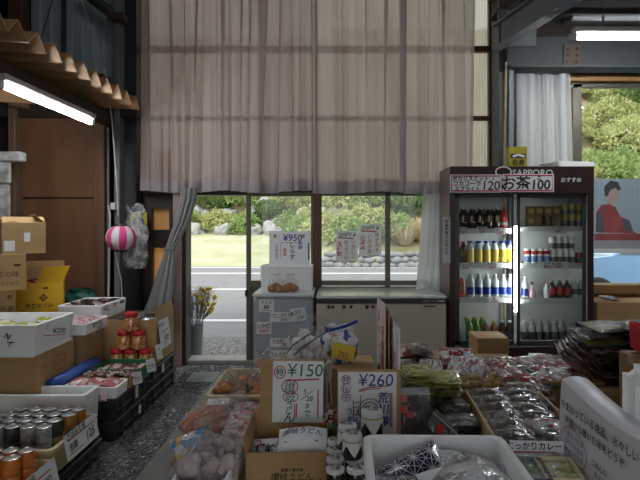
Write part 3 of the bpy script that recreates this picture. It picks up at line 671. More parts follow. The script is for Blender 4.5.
film('clear_film', .10, (.98,.98,.99), .08, 1, 26); film('bag_film', .17, (.98,.97,.98), .09, 1, 30); film('cloudy_film', .24, (.96,.96,.97), .12, 1, 24)
PM = {}
def softwriting(o, l, w, h, seed, cr, items):
    pt = pillow_pt(l, w, h, (seed or 0) % 4 + .37, cr)
    def fn(a, b, y):
        u, v = min(1,max(0,a/l+.5)), min(1,max(0,b/w+.5)); return (a, b, pt(u, v, 1)[2] + .0015 - y)
    writing(o, items, fn=fn)
def pack(name, label, cat, l, w, h, mat, loc, rot=(0,0,0), group=None, seed=None, writ=None, cr=.12):
    k = (round(l,3), round(w,3), round(h,3), mat, (seed or 0) % 4, cr)
    if k not in PM: PM[k] = pillow_mb(l, w, h, (seed or 0) % 4 + .37, cr=cr).mesh(name, [mat], True)
    o = bpy.data.objects.new(name, PM[k]); COL.objects.link(o); put(o, loc, rot); tag(o, label, cat, group)
    return o
def topwriting(parent, items, z):
    """Writing on an upward-facing top (local x right, y away)."""
    writing(parent, items, fn=lambda a, b, y: (a, b, z - y))

# ---------------------------------------------------------------- left: crates
def crate(label, x0, x1, y0, y1, z0, h=.145, group='black plastic crates on the gravel', mat='crate_black'):
    w, d = x1-x0, y1-y0; c = thing('plastic_crate', label, 'crate', ((x0+x1)/2, (y0+y1)/2, z0), 0, group)
    mb = tray_mb(w, d, h-.004, .012, .97, .012, lip=.012)
    for s in (-1,1):
        for k in (-.34,0,.34): mb.bbox(s*w/2-.008+s*.006, s*w/2+.008+s*.004, k*d-.012, k*d+.012, .01, h-.02, .003)
        for k in (-.3,.3): mb.bbox(k*w-.012, k*w+.012, s*d/2-.008+s*.005, s*d/2+.008+s*.003, .01, h-.02, .003)
    mb.bbox(w/2-.006, w/2+.008, -d*.45, d*.45, .05, .062, .003); mb.bbox(-w*.45, w*.45, -d/2-.008, -d/2+.006, .05, .062, .003)
    ob('body', mb, mat, c); return c
for lv in (0,1):
    n_ = ('lower','upper')[lv]
    crate(f'black plastic crate under the tray of pink meat packs, {n_} of two', -1.98,-1.48,3.47,4.05,.145*lv)
    crate(f'black plastic crate under the open carton by the doorway, {n_} of two', -1.98,-1.49,4.08,4.80,.145*lv)
    crate(f'black plastic crate under the brown carton and white foam box, {n_} of two', -2.52,-2.0,3.36,3.88,.145*lv)
    crate(f'black plastic crate behind the stacked black crates, {n_} of two', -2.32,-2.0,3.90,4.82,.145*lv)
crate('black plastic crate under the beige containers of cans', -2.1,-1.47,2.2,3.24,0,.128)
# cards clipped on crates
for px, py, Y_, lab in ((131,402-32+58,3.75,'x'),):
    pass
paper('crate_card', 'small white card on the upper black crate below the brown tray', 'price card', .05,.09, [('t','¥',0,.02,.03,'ink_black'),('l',[(-.018,-.01),(.018,-.01)],.003,'ink_red')], (-1.462,3.80,.235), (0,0,PI/2))
paper('crate_card', 'small white card on the lower black crate near the gravel', 'price card', .05,.06, [('l',[(-.018,0),(.018,0)],.004,'ink_black')], (-1.462,3.86,.085), (0,0,PI/2))
paper('crate_card', 'small white card on the black crate under the open carton', 'price card', .055,.07, [('l',[(-.018,0),(.018,0)],.004,'ink_black')], (-1.472,4.40,.24), (0,0,PI/2))

# ---------------------------------------------------------------- beige containers with cans
def container(label, x0, x1, y0, y1, z0, h):
    o = ob('beige_container', tray_mb(x1-x0, y1-y0, h, .008, .94, .03, lip=.018), 'container_beige', smooth=True, angle=40); put(o, ((x0+x1)/2,(y0+y1)/2,z0)); return tag(o, label, 'container', 'beige plastic containers of cans')
container('beige plastic container full of silver cans', -2.14,-1.475,2.68,3.18,.128,.165)
container('beige plastic container holding orange cans at the lower left corner', -2.14,-1.452,2.10,2.65,.128,.125)
def can(r, h, mats):
    c = thing('can', 'can', 'can')
    ob('body', MB().lathe([(r*.93,0),(r,.004),(r,h-.004),(r*.95,h)], 20, cap1=False), mats, c, smooth=True, angle=40)
    ob('lid', MB().lathe([(r*.97,h-.006),(r*.99,h),(r*.90,h+.001),(r*.86,h-.004),(.6*r,h-.004),(0.001,h-.003)], 20, cap0=False, cap1=False), 'tin', c, smooth=True, angle=40)
    return c
protos = [can(.040,.086,'tin_label'), can(.040,.086,'tin_label_dark'), can(.040,.086,'tin_amber')]
used = [False]*3
def place_can(k, loc, label, group, rz=0):
    if not used[k]: used[k] = True; o = put(protos[k], loc, (0,0,rz)); o['label'] = label; o['group'] = group; return o
    return dup(protos[k], loc, (0,0,rz), label, group)
rowname = ['front row','second row','third row','back row']
for j in range(4):
    for i in range(5):
        x = -1.565 - i*.083 - (j%2)*.012 + j*.022; y = 2.775 + j*.088
        for lv in (0,1):
            if j > 0 and lv == 0: continue
            k = 2 if (i == 0 and j >= 2) else (1 if (i+j*2) % 4 == 2 or (i==1 and j==2) else 0)
            kn = ('silver labelled can','dark labelled can','amber labelled can')[k]
            place_can(k, (x,y,.205+.087*lv), f'{kn}, {ORD[i]} from the right in the {rowname[j]}, '+('top layer' if lv else 'bottom layer'), 'cans in the beige container', i*1.3+j)
# base cans under the other top cans are hidden: a cardboard layer carries them
o = ob('cardboard_insert', MB().box(-2.06,-1.52,2.735,2.82,.137,.204).box(-2.06,-1.52,2.82,3.12,.137,.2915), 'cardboard'); tag(o, 'cardboard insert lifting the rear rows of silver cans', 'cardboard')
oc = can(.037,.075,'orange_label'); firsto = True
for i in range(3):
    for j in range(2):
        for lv in range(3):
            loc = (-1.515-i*.078+j*.02, 2.42+j*.082, .139+lv*.077); lab = f'orange can, {ORD[i]} from the right, {("front","back")[j]} row, {("lower","middle","upper")[lv]} layer'
            if firsto: put(oc, loc); oc['label'] = lab; oc['group'] = 'orange cans'; firsto = False
            else: dup(oc, loc, (0,0,i+j), lab, 'orange cans')
o = pack('foil_pack', 'clear crinkled pack beside the orange cans', 'pack', .12,.09,.05, 'clear_film', (-1.515,2.59,.14), (0,.9,.4), seed=3)
paper('price_card', 'white price card with red lines hanging on the container of silver cans, 125 yen', 'price card', .36,.135, [('l',[(-.15,.03),(.15,.03)],.006,'ink_red'),('l',[(-.15,-.045),(.0,-.045)],.006,'ink_red'),('t','さばみそ煮',-.05,.05,.042,'ink_black'),('t','缶詰',-.10,-.01,.045,'ink_black'),('t','125',.09,-.012,.07,'ink_black')], (-1.435,2.93,.262), (R(-12),0,PI/2))
paper('price_card', 'white price card on the container of orange cans at the lower left', 'price card', .36,.12, [('l',[(-.15,.02),(.13,.02)],.006,'ink_red'),('t','かに缶',-.05,.04,.04,'ink_black'),('t','¥2',.10,-.02,.05,'ink_black'),('l',[(.05,-.045),(.15,-.045)],.005,'ink_red')], (-1.412,2.44,.225), (R(-12),0,PI/2))

# ---------------------------------------------------------------- white foam boxes and trays on the left
def foam(name, label, x0, x1, y0, y1, z0, h, t=.025, rz=0, cat='foam box', base=None, taper=.96):
    o = ob(name, tray_mb(x1-x0, y1-y0, h, t, taper, .02, base), 'styrofoam', smooth=True, angle=40); put(o, ((x0+x1)/2,(y0+y1)/2,z0), (0,0,rz)); return tag(o, label, cat)
foam('foam_box', 'white foam box on the ground right behind the silver cans', -2.3,-1.575,3.25,3.455,0,.385,.025,base=.2)
o = foam('foam_box', 'big white foam box with a price card on a brown carton at left', -2.62,-1.95,3.36,3.87,.602,.20,.022, base=.1, taper=.94)
writing(o, [('t','N',.16,.13,.05,'ink_black',-30,.02),('t','イ',.175,.085,.05,'ink_black',-30,.02)], off=-.262)
ob('rim', MB().rr([(.32,.243,.02,.0),(.328,.25,.02,.014),(.328,.25,.02,.028)],3), 'styrofoam', o).location = (0,0,-.012)
for i, (dx, dy) in enumerate(((-.08,.05),(.03,.10),(-.16,.13),(.12,.16))):
    pack('greens_pack', 'yellow-green vegetable pack inside the big white foam box, '+('nearest','second nearest','third nearest','farthest')[i], 'pack', .17,.11,.06, 'pack_yellow', (-2.2+dx,3.52+dy*1.1,.70+i*.012), (.05,.1,i*.7), 'packs in the big foam box', i)
paper('price_card', 'slanted white price card with red writing on the big white foam box', 'price card', .26,.10, [('t','ゆず',-.07,.02,.04,'ink_red'),('t','¥200',.05,-.005,.05,'ink_black'),('l',[(-.1,-.035),(.1,-.035)],.006,'ink_red')], (-1.935,3.54,.735), (R(-8),R(8),R(68)))
def carton(name, label, x0, x1, y0, y1, z0, h, mat='cardboard', rz=0, items_f=None, items_r=None, closed=True, cat='carton'):
    w, d = x1-x0, y1-y0; o = ob(name, MB().bbox(-w/2,w/2,-d/2,d/2,0,h,.004), mat); put(o, ((x0+x1)/2,(y0+y1)/2,z0), (0,0,rz)); tag(o, label, cat)
    if items_f: writing(o, items_f, off=-d/2-.001)
    if items_r: writing(o, items_r, fn=lambda a, b, y: (w/2-.0005-y, a, b))
    ob('tape', MB().box(-w/2-.0006,w/2+.0006,-.025,.025,h-.04,h+.0008), 'ink_tape', o)
    return o
carton('cardboard_carton', 'brown carton with red print under the big white foam box', -2.5,-1.95,3.38,3.86,.29,.31, items_r=[('e',.03,.20,.09,.055,.008,'ink_rust'),('t','みかん',.03,.20,.055,'ink_rust'),('t','産地直送',.0,.11,.035,'ink_rust'),('t','10kg',-.16,.22,.04,'ink_rust'),('t','取扱注意',.12,.07,.035,'ink_black'),('t','天地無用',-.12,.04,.03,'ink_black')], items_f=[('r',-.12,0,.26,.29,'ink_black')])
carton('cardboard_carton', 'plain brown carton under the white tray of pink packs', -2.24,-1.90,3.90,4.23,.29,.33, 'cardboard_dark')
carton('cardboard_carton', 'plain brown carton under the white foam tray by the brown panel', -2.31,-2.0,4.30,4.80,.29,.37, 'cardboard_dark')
o = foam('foam_tray', 'white foam tray of pink packs with black writing on its side', -2.2,-1.88,3.89,4.28,.622,.085,.012, taper=.97)
writing(o, [('t','切り干し',.0,.055,.045,'ink_black',0,.02),('t','¥150',.04,.02,.04,'ink_black',0,.02)], fn=lambda a, b, y: (.1612-y, a, b))
for i in range(6):
    pack('pink_pack', f'pink and white pack in the white foam tray, {ORD[i]} from the front', 'pack', .26,.06,.05,'pack_pink',(-2.04,3.945+i*.052,.668),(.1,0,R(2*i-5)),'pink packs in the foam tray', i)
foam('foam_tray', 'white foam tray of mixed packs against the brown wooden post', -2.32,-1.95,4.30,4.82,.662,.12,.016, taper=.97)
g = random.Random(21)
for i in range(12):
    pack('snack_pack', f'dark red and white pack in the tray by the post, {("front","middle","back")[i//4]} row, {ORD[i%4]} from left', 'pack', .15,.10,.045,('pack_stripe','pack_mixed','pack_dark')[i%3],(-2.27+(i%4)*.088,4.40+(i//4)*.15,.725+g.uniform(0,.02)),(g.uniform(-.3,.3),g.uniform(-.3,.3),g.uniform(-1,1)),'packs in the tray by the post', i)
o = ob('green_bag', sack_mb(.3,.2,.13,3,20,10,.6,.3), 'cloth_green', smooth=True); put(o, (X(80,4.93),4.93,.7125), (0,.1,0)); tag(o, 'dark green plastic bag behind the white tray by the brown panel', 'bag')
o = ob('rolled_tarp', MB().tube([(-1.90,3.475+i*.067,.368+.004*math.sin(i*2)) for i in range(10)], .055, 14), 'tarp_blue', smooth=True); tag(o, 'rolled blue tarp lying beside the brown cartons', 'tarp')
# trays on the front crates
foam('foam_tray', 'white foam tray of red meat packs on the black crates', -1.85,-1.475,3.475,3.68,.289,.075,.014, taper=.98)
for i in range(3):
    pack('meat_pack', 'red and white meat pack in the white foam tray, '+('left','middle','right')[i], 'meat pack', .15,.115,.06,'pack_meat',(-1.77+i*.108,3.578,.335),(.25,0,PI/2),'meat packs in the white tray', i)
paper('price_card', 'white price card reading 260 hanging on the front of the meat tray', 'price card', .20,.085, [('t','くだり',-.02,.02,.04,'ink_black',0,.02),('t','260',.03,-.018,.04,'ink_black',0,.02),('l',[(-.03,-.038),(.09,-.038)],.005,'ink_red')], (-1.63,3.462,.322), (R(-14),0,0), 'paper_pink')
def lowbox(name, label, x0, x1, y0, y1, z0, h, mat, t=.006):
    o = ob(name, tray_mb(x1-x0, y1-y0, h, t, .98, .008, lip=0, seg=2), mat); put(o, ((x0+x1)/2,(y0+y1)/2,z0)); return tag(o, label, 'tray')
lowbox('cardboard_tray', 'brown cardboard tray of dark red packs between the meat tray and green tray', -1.85,-1.476,3.69,3.875,.289,.075,'cardboard')
for i in range(5):
    pack('bean_pack', f'dark red pack in the brown cardboard tray, {ORD[i]} from the left', 'pack', .14,.085,.05,'pack_brown' if i != 1 else 'pack_mixed',(-1.80+i*.07,3.785,.335+.012*(i%2)),(.3,.1,PI/2+.1*i),'packs in the cardboard tray', i)
paper('price_card', 'white price card on the right side of the brown cardboard tray', 'price card', .08,.085, [('t','¥250',0,.0,.024,'ink_black'),('l',[(-.03,-.02),(.03,-.02)],.004,'ink_red')], (-1.455,3.79,.335), (R(-12),0,R(60)))
lowbox('green_tray', 'green plastic tray of brown packs below the jars', -1.85,-1.476,3.885,4.19,.289,.085,'crate_green', .008)
for i in range(10):
    pack('nut_pack', f'reddish brown pack in the green tray, {("front","back")[i//5]} row, {ORD[i%5]} from the left', 'pack', .13,.07,.045,'pack_brown' if i%3 else 'pack_pink',(-1.80+(i%5)*.068,3.97+(i//5)*.12,.312),(.2,.0,PI/2+.15*(i%3)),'packs in the green tray', i)
paper('price_card', 'white price card on the right corner of the green tray', 'price card', .085,.10, [('t','¥180',0,.0,.026,'ink_black'),('l',[(-.03,-.02),(.03,-.02)],.004,'ink_red')], (-1.452,4.06,.355), (R(-14),0,R(60)))
# jars in a pyramid
def jar():
    j = thing('food_jar', 'jar', 'jar')
    ob('body', MB().lathe([(.048,0),(.054,.006),(.055,.09),(.050,.108),(.046,.118)], 22), 'jar_food', j, smooth=True, angle=40)
    ob('lid', MB().lathe([(.050,.112),(.052,.115),(.052,.143),(.049,.147)], 22), 'lid_red', j, smooth=True, angle=40); return j
j0 = None
for lv, n_ in ((0,3),(1,2),(2,1)):
    for i in range(n_):
        loc = (-1.80+.117*i+.058*lv, 4.258, .29+.1485*lv); lab = ('red-lidded jar at the bottom of the pyramid, '+('left','middle','right')[i], 'red-lidded jar in the middle tier of the pyramid, '+('left','right')[i%2], 'red-lidded jar of peanuts at the top of the pyramid')[lv]
        if j0 is None: j0 = put(jar(), loc); j0['label'] = lab; j0['group'] = 'red-lidded jars'
        else: dup(j0, loc, (0,0,i+lv), lab, 'red-lidded jars')
# open carton by the doorway
cb, fm = carton_mb(.46,.46,.37,.005,(None,-8,None,None),.10)
c = thing('open_carton', 'open brown carton of dark packs by the doorway', 'carton', (-1.735,4.56,.29)); ob('body', cb, 'cardboard', c); [ob('flap', q_, 'cardboard', c) for q_ in fm]
o = ob('false_floor', MB().bbox(-.22,.22,-.22,.22,.006,.27,.004), 'cardboard_dark', c)
for i in range(12):
    pack('snack_pack', f'black pack in the open carton by the doorway, {("front","middle","back")[i//4]} row, {ORD[i%4]} from left', 'pack', .15,.11,.05,'pack_dark' if i%3 else 'pack_grey',(-1.90+(i%4)*.105,4.42+(i//4)*.13,.565+.02*(i%2)+.035),(g.uniform(-.2,.2),g.uniform(-.2,.2),g.uniform(-.5,.5)),'packs in the open carton', i)
paper('price_sheet', 'white sheet of black writing on the side of the open carton', 'price sheet', .26,.24, [('t','手作り',-.06,.075,.05,'ink_black'),('t','こんにゃく',0,.02,.042,'ink_black'),('t','¥230',.03,-.04,.06,'ink_black'),('l',[(-.06,-.075),(.1,-.075)],.006,'ink_red'),('t','おいしい',-.0,-.095,.03,'ink_black')], (-1.49,4.50,.52), (R(-7),0,PI/2))
paper('price_card', 'small white card hanging at the near corner of the open carton', 'price card', .06,.12, [('t','¥',0,.02,.03,'ink_black'),('l',[(-.018,-.02),(.018,-.02)],.003,'ink_red')], (-1.475,4.31,.40), (R(-14),0,R(60)))

# ---------------------------------------------------------------- wooden table with cartons behind
tb = thing('wooden_table', 'wooden table carrying cartons before the brown panel', 'table', (-2.87,4.44,0))
ob('tabletop', MB().bbox(-.53,.53,-.57,.57,.68,.712,.004), 'wood_brown', tb)
for sx in (-1,1):
    for sy in (-1,1): ob('leg', MB().bbox(sx*.48-.025,sx*.48+.025,sy*.52-.025,sy*.52+.025,0,.68,.004), 'wood_brown', tb)
carton('cardboard_carton', 'brown carton at the bottom of the left-edge stack', -2.716-.18,-2.716+.18,4.055-.2,4.055+.2,.7125,.243,rz=R(32), items_f=[('e',.14,.19,.012,.009,.009,'ink_black'),('t','天恵',.12,.10,.05,'ink_brown'),('t','製造元',.1,.04,.03,'ink_brown')])
carton('cardboard_carton', 'brown carton in the middle of the left-edge stack', -2.62-.18,-2.62+.18,4.025-.2,4.025+.2,.956,.275,rz=R(32), items_f=[('r',.10,.145,.185,.20,'ink_black'),('t','和の味',.06,.125,.05,'ink_brown'),('t','まごころこめて',.03,.055,.03,'ink_brown')])
cb, fm = carton_mb(.29,.40,.235,.005,(-62,-50,-75,-80),.10)
c = thing('open_carton', 'brown carton with half-open flaps at the top of the left-edge stack', 'carton', (-2.505,4.13,1.232), R(36)); ob('body', cb, 'cardboard', c); [ob('flap', q_, 'cardboard', c) for q_ in fm]
ob('shipping_label', MB().add([(-.13,-.2015,.02),(-.06,-.2015,.02),(-.06,-.2015,.10),(-.13,-.2015,.10)], [(0,1,2,3)]), 'paper', c)
ob('shipping_label', MB().add([(.0,-.2015,.09),(.04,-.2015,.09),(.04,-.2015,.16),(.0,-.2015,.16)], [(0,1,2,3)]), 'paper', c)
cb, fm = carton_mb(.36,.30,.25,.005,(None,None,-10,None),.17)
c = thing('yellow_carton', 'bright yellow carton with its flaps open beside the stacked brown cartons', 'carton', (-2.583,4.536,.7125), R(25)); ob('body', cb, 'carton_yellow', c); [ob('flap', q_, k_, c) for q_, k_ in zip(fm, ('cardboard',))]
ob('flap', MB().loft([[(-.02,-.150,.25),(.178,-.150,.25),(.178,-.146,.25),(-.02,-.146,.25)],[(.035,-.185,.385),(.235,-.175,.39),(.235,-.171,.39),(.035,-.181,.385)]]), 'carton_yellow', c)
ob('flap', MB().box(-.178,-.105,-.02,-.015,.25,.40), 'carton_yellow', c)
writing(c, [('t','❖',.03,.12,.07,'ink_brown'),('t','安来なつみ',.0,.055,.042,'ink_brown',0,.015),('r',.03,.065,.195,.21,'ink_black')], off=-.152)
pack('red_pack', 'red pack inside the yellow carton', 'pack', .2,.14,.05,'pack_red',(-2.59,4.54,.925),(0,.25,.3), seed=2)
ob('filler', MB().bbox(-.165,.165,-.135,.135,.006,.21,.004), 'cardboard_dark', c)
# ---------------------------------------------------------------- chest freezer, small freezer
cloth('thin_paper', (.93,.93,.94), .8, .0)
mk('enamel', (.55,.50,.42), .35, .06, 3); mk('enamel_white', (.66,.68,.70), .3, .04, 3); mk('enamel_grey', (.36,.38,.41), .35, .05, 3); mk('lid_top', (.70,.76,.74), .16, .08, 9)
mk('dark_band', (.03,.03,.032), .4); mk('cooler_brown', (.030,.013,.011), .35, .1, 4); mk('cooler_side', (.22,.155,.14), .4, .08, 3); mk('cooler_inner', (.78,.80,.78), .45, .04); mk('cooler_frame', (.05,.055,.055), .35, .08)
FX0, FX1, FY0, FY1 = X(316.5,4.75), 1.0, 4.75, 5.38
fz = thing('chest_freezer', 'long cream chest freezer with a white lid under the window', 'freezer', ((FX0+FX1)/2,(FY0+FY1)/2,0)); hw, hd = (FX1-FX0)/2, (FY1-FY0)/2
ob('body', MB().bbox(-hw,hw,-hd,hd,.03,.735,.012), 'enamel', fz)
ob('band', MB().bbox(-hw-.002,hw+.002,-hd-.006,hd,.735,.777,.004), 'dark_band', fz)
ob('lid', MB().bbox(-hw-.004,hw+.004,-hd-.010,hd,.777,.805,.010,0,None,2), 'lid_top', fz)
ob('foot', MB().bbox(-hw+.04,hw-.04,-hd+.04,hd-.04,0,.03,.003), 'black', fz)
writing(fz, [('t','冷凍ストッカー',hw-.13,.756,.024,'enamel'),('r',hw-.21,hw-.10,.70,.715,'ink_brown'),('r',hw-.075,hw-.02,.749,.762,'enamel')], off=-hd-.0075)
for i, px in enumerate((329,333,344,351,367,373)):
    o = ob('round_sticker', MB().lathe([(.016 if i%2 else .019,0),(.015,.001)], 14, 0, Matrix.Rotation(PI/2,4,'X')), 'rust'); put(o, (X(px,4.75), 4.749, Z(307,4.75))); tag(o, f'small round brown sticker on the chest freezer front, {ORD[i]} from the left', 'sticker')
SX0, SX1 = X(252.5,4.75), X(313,4.75)
sf = thing('upright_freezer', 'small white upright freezer covered with price notes in the doorway', 'freezer', ((SX0+SX1)/2,5.03,0)); hw, hd = (SX1-SX0)/2, .27
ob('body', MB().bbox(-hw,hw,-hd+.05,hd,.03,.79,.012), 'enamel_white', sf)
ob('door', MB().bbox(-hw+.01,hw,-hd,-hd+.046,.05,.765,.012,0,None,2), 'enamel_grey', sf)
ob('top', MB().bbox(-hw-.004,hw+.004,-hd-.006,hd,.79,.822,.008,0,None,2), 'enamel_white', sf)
ob('foot', MB().bbox(-hw+.03,hw-.03,-hd+.06,hd-.04,0,.03,.003), 'black', sf)
def note(px0, px1, py0, py1, label, items, mat='paper', rot=0):
    Y_ = 4.757; w = (px1-px0)*Y_/F; h = (py1-py0)*Y_/F
    return paper('price_note', label, 'price note', w, h, items, (X((px0+px1)/2,Y_), Y_, Z((py0+py1)/2,Y_)), (0,R(rot),0), mat, thick=.0008)
note(259,274,299.5,312,'white price note reading 80 at the top left of the small freezer', [('t','アイス',0,.03,.035,'ink_black'),('t','80',0,-.012,.05,'ink_black',0,.02),('l',[(-.05,-.042),(.05,-.042)],.005,'ink_red')])
note(270,291,312,322,'wide white price note in the middle of the small freezer door', [('t','いか・ほたて',0,.02,.03,'ink_black'),('l',[(-.07,-.005),(.06,-.005)],.004,'ink_red'),('t','500円',.03,-.026,.026,'ink_black')])
note(290,306,308,321,'pale green note with green writing on the small freezer', [('t','あさり',-.02,.02,.04,'ink_green',12,.02),('t','1500',.02,-.03,.035,'ink_green',12,.02)], 'paper', -8)
note(256.5,271.5,322,334,'white price note with red underline on the left edge of the small freezer', [('t','いか焼',0,.022,.04,'ink_black',0,.02),('l',[(-.06,.0),(.06,.0)],.004,'ink_red'),('t','300円',0,-.028,.036,'ink_red',0,.02)])
note(270,290,338,347,'white price note in the lower middle of the small freezer, upper of two', [('t','さんま',-.02,.018,.035,'ink_black',0,.02),('l',[(-.07,-.006),(.07,-.006)],.005,'ink_red'),('t','200',.04,-.025,.025,'ink_black')])
note(270,292,350,361,'white price note at the bottom of the small freezer, lower of two', [('t','ししゃも',-.02,.018,.035,'ink_black',0,.02),('l',[(-.08,-.006),(.03,-.006)],.005,'ink_red'),('t','250円',.03,-.028,.03,'ink_black')])
# foam box, sign and bread on top of the small freezer
zt = .822
fb = ob('foam_box', tray_mb(.50,.30,.235,.025,.97,.02), 'styrofoam', smooth=True, angle=40); put(fb, (X(287.5,5.1),5.12,zt)); tag(fb, 'white foam box standing on the small freezer', 'foam box')
pp = paper('price_board', 'white board with blue handwriting propped behind the foam box on the small freezer', 'price board', .415,.56, [(it[0],it[1],it[2],it[3]+.1075)+tuple(it[4:]) if it[0]=='t' else ('l',[(x_,z_+.1075) for x_,z_ in it[1]])+tuple(it[2:]) if it[0]=='l' else ('r',it[1],it[2],it[3]+.1075,it[4]+.1075,it[5]) for it in [('t','¥950',.03,.105,.095,'ink_blue',0,.012),('l',[(-.09,.055),(.10,.055)],.004,'ink_red'),('l',[(-.09,.055),(-.09,-.10)],.004,'ink_red')]+vtext('しらす',.03,.03,.06,'ink_blue',.02)+vtext('とれたて',-.13,.02,.04,'ink_blue')+vtext('新鮮',.11,.05,.042,'ink_blue')+vtext('直送',-.05,-.02,.04,'ink_red')+[('r',-.165,-.135,.105,.14,'ink_tape'),('r',.125,.155,.105,.14,'ink_tape'),('l',[(.195,.05),(.195,-.12)],.012,'ink_blue')]], (X(289.5,5.3),5.302,Z(248,5.3)-.1075), (R(-4),0,0), 'styrofoam', thick=.03)
for i, (px, lab) in enumerate(((276,'left'),(290,'right'))):
    b = thing('bread_bag', f'clear bag of brown bread rolls on the small freezer, {lab} one', 'bread', (X(px,4.86),4.87,zt), .3*i, 'bread bags on the small freezer')
    if i == 0: mk('bread', (.42,.20,.06), .55, .25, 12, .2, 30, c2=(.25,.09,.02))
    for k, (dx, dy, dz) in enumerate(((-.035,-.01,.036),(.035,-.012,.036),(0,.03,.05))): ob('bread_roll', MB().ball((dx,dy,dz), .045, 0, 2, (1.05,.8,.78), .2, k+i), 'bread', b, smooth=True)
    ob('film', sack_mb(.155,.13,.17,6+i,22,14,.25,.2), 'clear_film', b, smooth=True)
# flower bucket in the doorway
vs_ = thing('flower_bucket', 'grey bucket of wrapped yellow flowers standing in the doorway', 'bucket', (X(193,5.75),5.80,-.005))
mk('bucket_grey', (.20,.21,.22), .5, .1); mk('stem_green', (.10,.22,.12), .6, .2, 20); mk('petal_yellow', (.72,.52,.03), .6, .1); mk('petal_white', (.82,.80,.74), .6, .05)
ob('bucket', MB().lathe([(.085,0),(.10,.33),(.105,.34),(.094,.34),(.08,.02)], 20, cap1=False), 'bucket_grey', vs_, smooth=True, angle=40)
for i in range(5):
    a = (-.12,-.04,.05,.11,.16)[i]; tip = Vector((a+.02, -.04+.03*(i%3), .70+.03*(i%2))); fl = MB(); st = MB(); q = random.Random(i)
    for k in range(7):
        e = tip + Vector((q.uniform(-.05,.05), q.uniform(-.05,.05), q.uniform(-.22,.02)))
        st.tube([(a*.2+.01*k-.03, 0, .05),(a*.6,0,.4),e], .006, 5)
        for c_ in range(6):
            fl.ball((e.x+q.uniform(-.02,.02), e.y+q.uniform(-.02,.02), e.z+q.uniform(-.01,.02)), q.uniform(.014,.020), 0, 1)
    f = ob('stem', st, 'stem_green', vs_); ob('flower', fl, 'petal_white' if i == 1 else 'petal_yellow', f)
    ob('wrapper', MB().loft([[(a*.25+rr_*math.cos(2*PI*k/14)+a*.75*zz, -.01+rr_*.7*math.sin(2*PI*k/14), .28+zz*.48+.02*math.sin(k*2)*zz) for k in range(14)] for zz, rr_ in ((0,.04),(.5,.065),(1,.10))], True, False, False), 'cloudy_film', f, smooth=True)
# two handwritten sheets on the window glass
def wsheet(px0,px1,py0,py1,label,cols,head):
    Y_ = 5.439; w = (px1-px0)*Y_/F; h = (py1-py0)*Y_/F
    it = [('t',head,0,h*.36,.055,'ink_black'),('l',[(-w*.42,h*.26),(w*.3,h*.24)],.012,'ink_red')]
    for k, s in enumerate(cols): it += vtext(s, w*(.30-.32*k), h*.14-k*.012, .052, 'ink_red', .02 if k == 2 else .008)
    paper('window_sheet', label, 'price sheet', w, h, it, (X((px0+px1)/2,Y_),Y_,Z((py0+py1)/2,Y_)), (0,R(1),0), 'thin_paper', bend=-.004)
wsheet(336,358,230.5,261,'white sheet with red vertical writing on the window, left of two',('いちじく','柿ようかん','五種類'),'200円 ¥')
wsheet(359,381.5,223.5,255,'white sheet with red vertical writing on the window, right of two',('ゆずみそ','いなかあじ','山菜漬'),'350円 ¥')

# ---------------------------------------------------------------- drinks cooler
CX0, CX1, CY0, CY1, CZ = X(449.5,4.75), X(593.5,4.75), 4.75, 5.22, 1.985
ck = thing('drinks_cooler', 'brown glass-fronted drinks cooler filled with bottles and cans', 'cooler', ((CX0+CX1)/2, (CY0+CY1)/2, 0)); hw, hd = (CX1-CX0)/2, (CY1-CY0)/2
zd = Z(194,4.75); zb = Z(346,4.75)
mb = MB().bbox(-hw,-hw+.03,-hd,hd,.02,CZ,.004).bbox(hw-.03,hw,-hd,hd,.02,CZ,.004).box(-hw+.03,hw-.03,-hd+.01,hd,.02,zb-.03).box(-hw+.03,hw-.03,-hd+.01,hd,zd,CZ-.004).box(-hw+.03,hw-.03,hd-.02,hd,zb-.03,zd)
ob('cabinet', mb, 'cooler_side', ck)
mb = MB().box(-hw+.03,hw-.03,hd-.026,hd-.021,zb-.02,zd-.005).box(-hw+.031,-hw+.036,-hd+.05,hd-.021,zb-.02,zd-.005).box(hw-.036,hw-.031,-hd+.05,hd-.021,zb-.02,zd-.005).box(-hw+.03,hw-.03,-hd+.05,hd-.02,zb-.03,zb-.02).box(-hw+.03,hw-.03,-hd+.05,hd-.02,zd-.006,zd-.002)
ob('liner', mb, 'cooler_inner', ck)
hdr = ob('header', MB().bbox(-hw,hw,-hd-.012,-hd+.012,zd,CZ,.004).bbox(-hw,-hw+.05,-hd-.008,-hd+.012,.03,zd,.003).bbox(hw-.05,hw,-hd-.008,-hd+.012,.03,zd,.003).bbox(-hw,hw,-hd-.008,-hd+.012,.03,zb-.005,.003), 'cooler_brown', ck)
writing(ck, [('t','SAPPORO',X(532,4.75)-ck.location.x,Z(173,4.75),.085,'ink_white',0,.01),('e',X(503,4.75)-ck.location.x,Z(172,4.75),.07,.045,.012,'ink_white'),('t','おすすめ',X(570.5,4.75)-ck.location.x,Z(180,4.75),.048,'ink_white',0,.02)], off=-hd-.0135)
def lx(px, Y_=4.75): return X(px,Y_)-ck.location.x
for nm, a, b, yo in (('left',455,514.6,-.014),('right',518.3,588,-.002)):
    a, b = lx(a), lx(b); yy = -hd+.02+yo+.012
    d = ob('glass_door', MB().bbox(a,a+(.045 if nm=='left' else .03),yy,yy+.016,zb,zd,.003).bbox(b-(.035 if nm=='right' else .018),b,yy,yy+.016,zb,zd,.003).bbox(a,b,yy,yy+.016,zd-.03,zd,.003).bbox(a,b,yy,yy+.016,zb,zb+.045,.003), 'cooler_frame', ck)
    ob('pane', MB().box(a+.04,b-.03,yy+.006,yy+.010,zb+.04,zd-.028), 'pane', d)
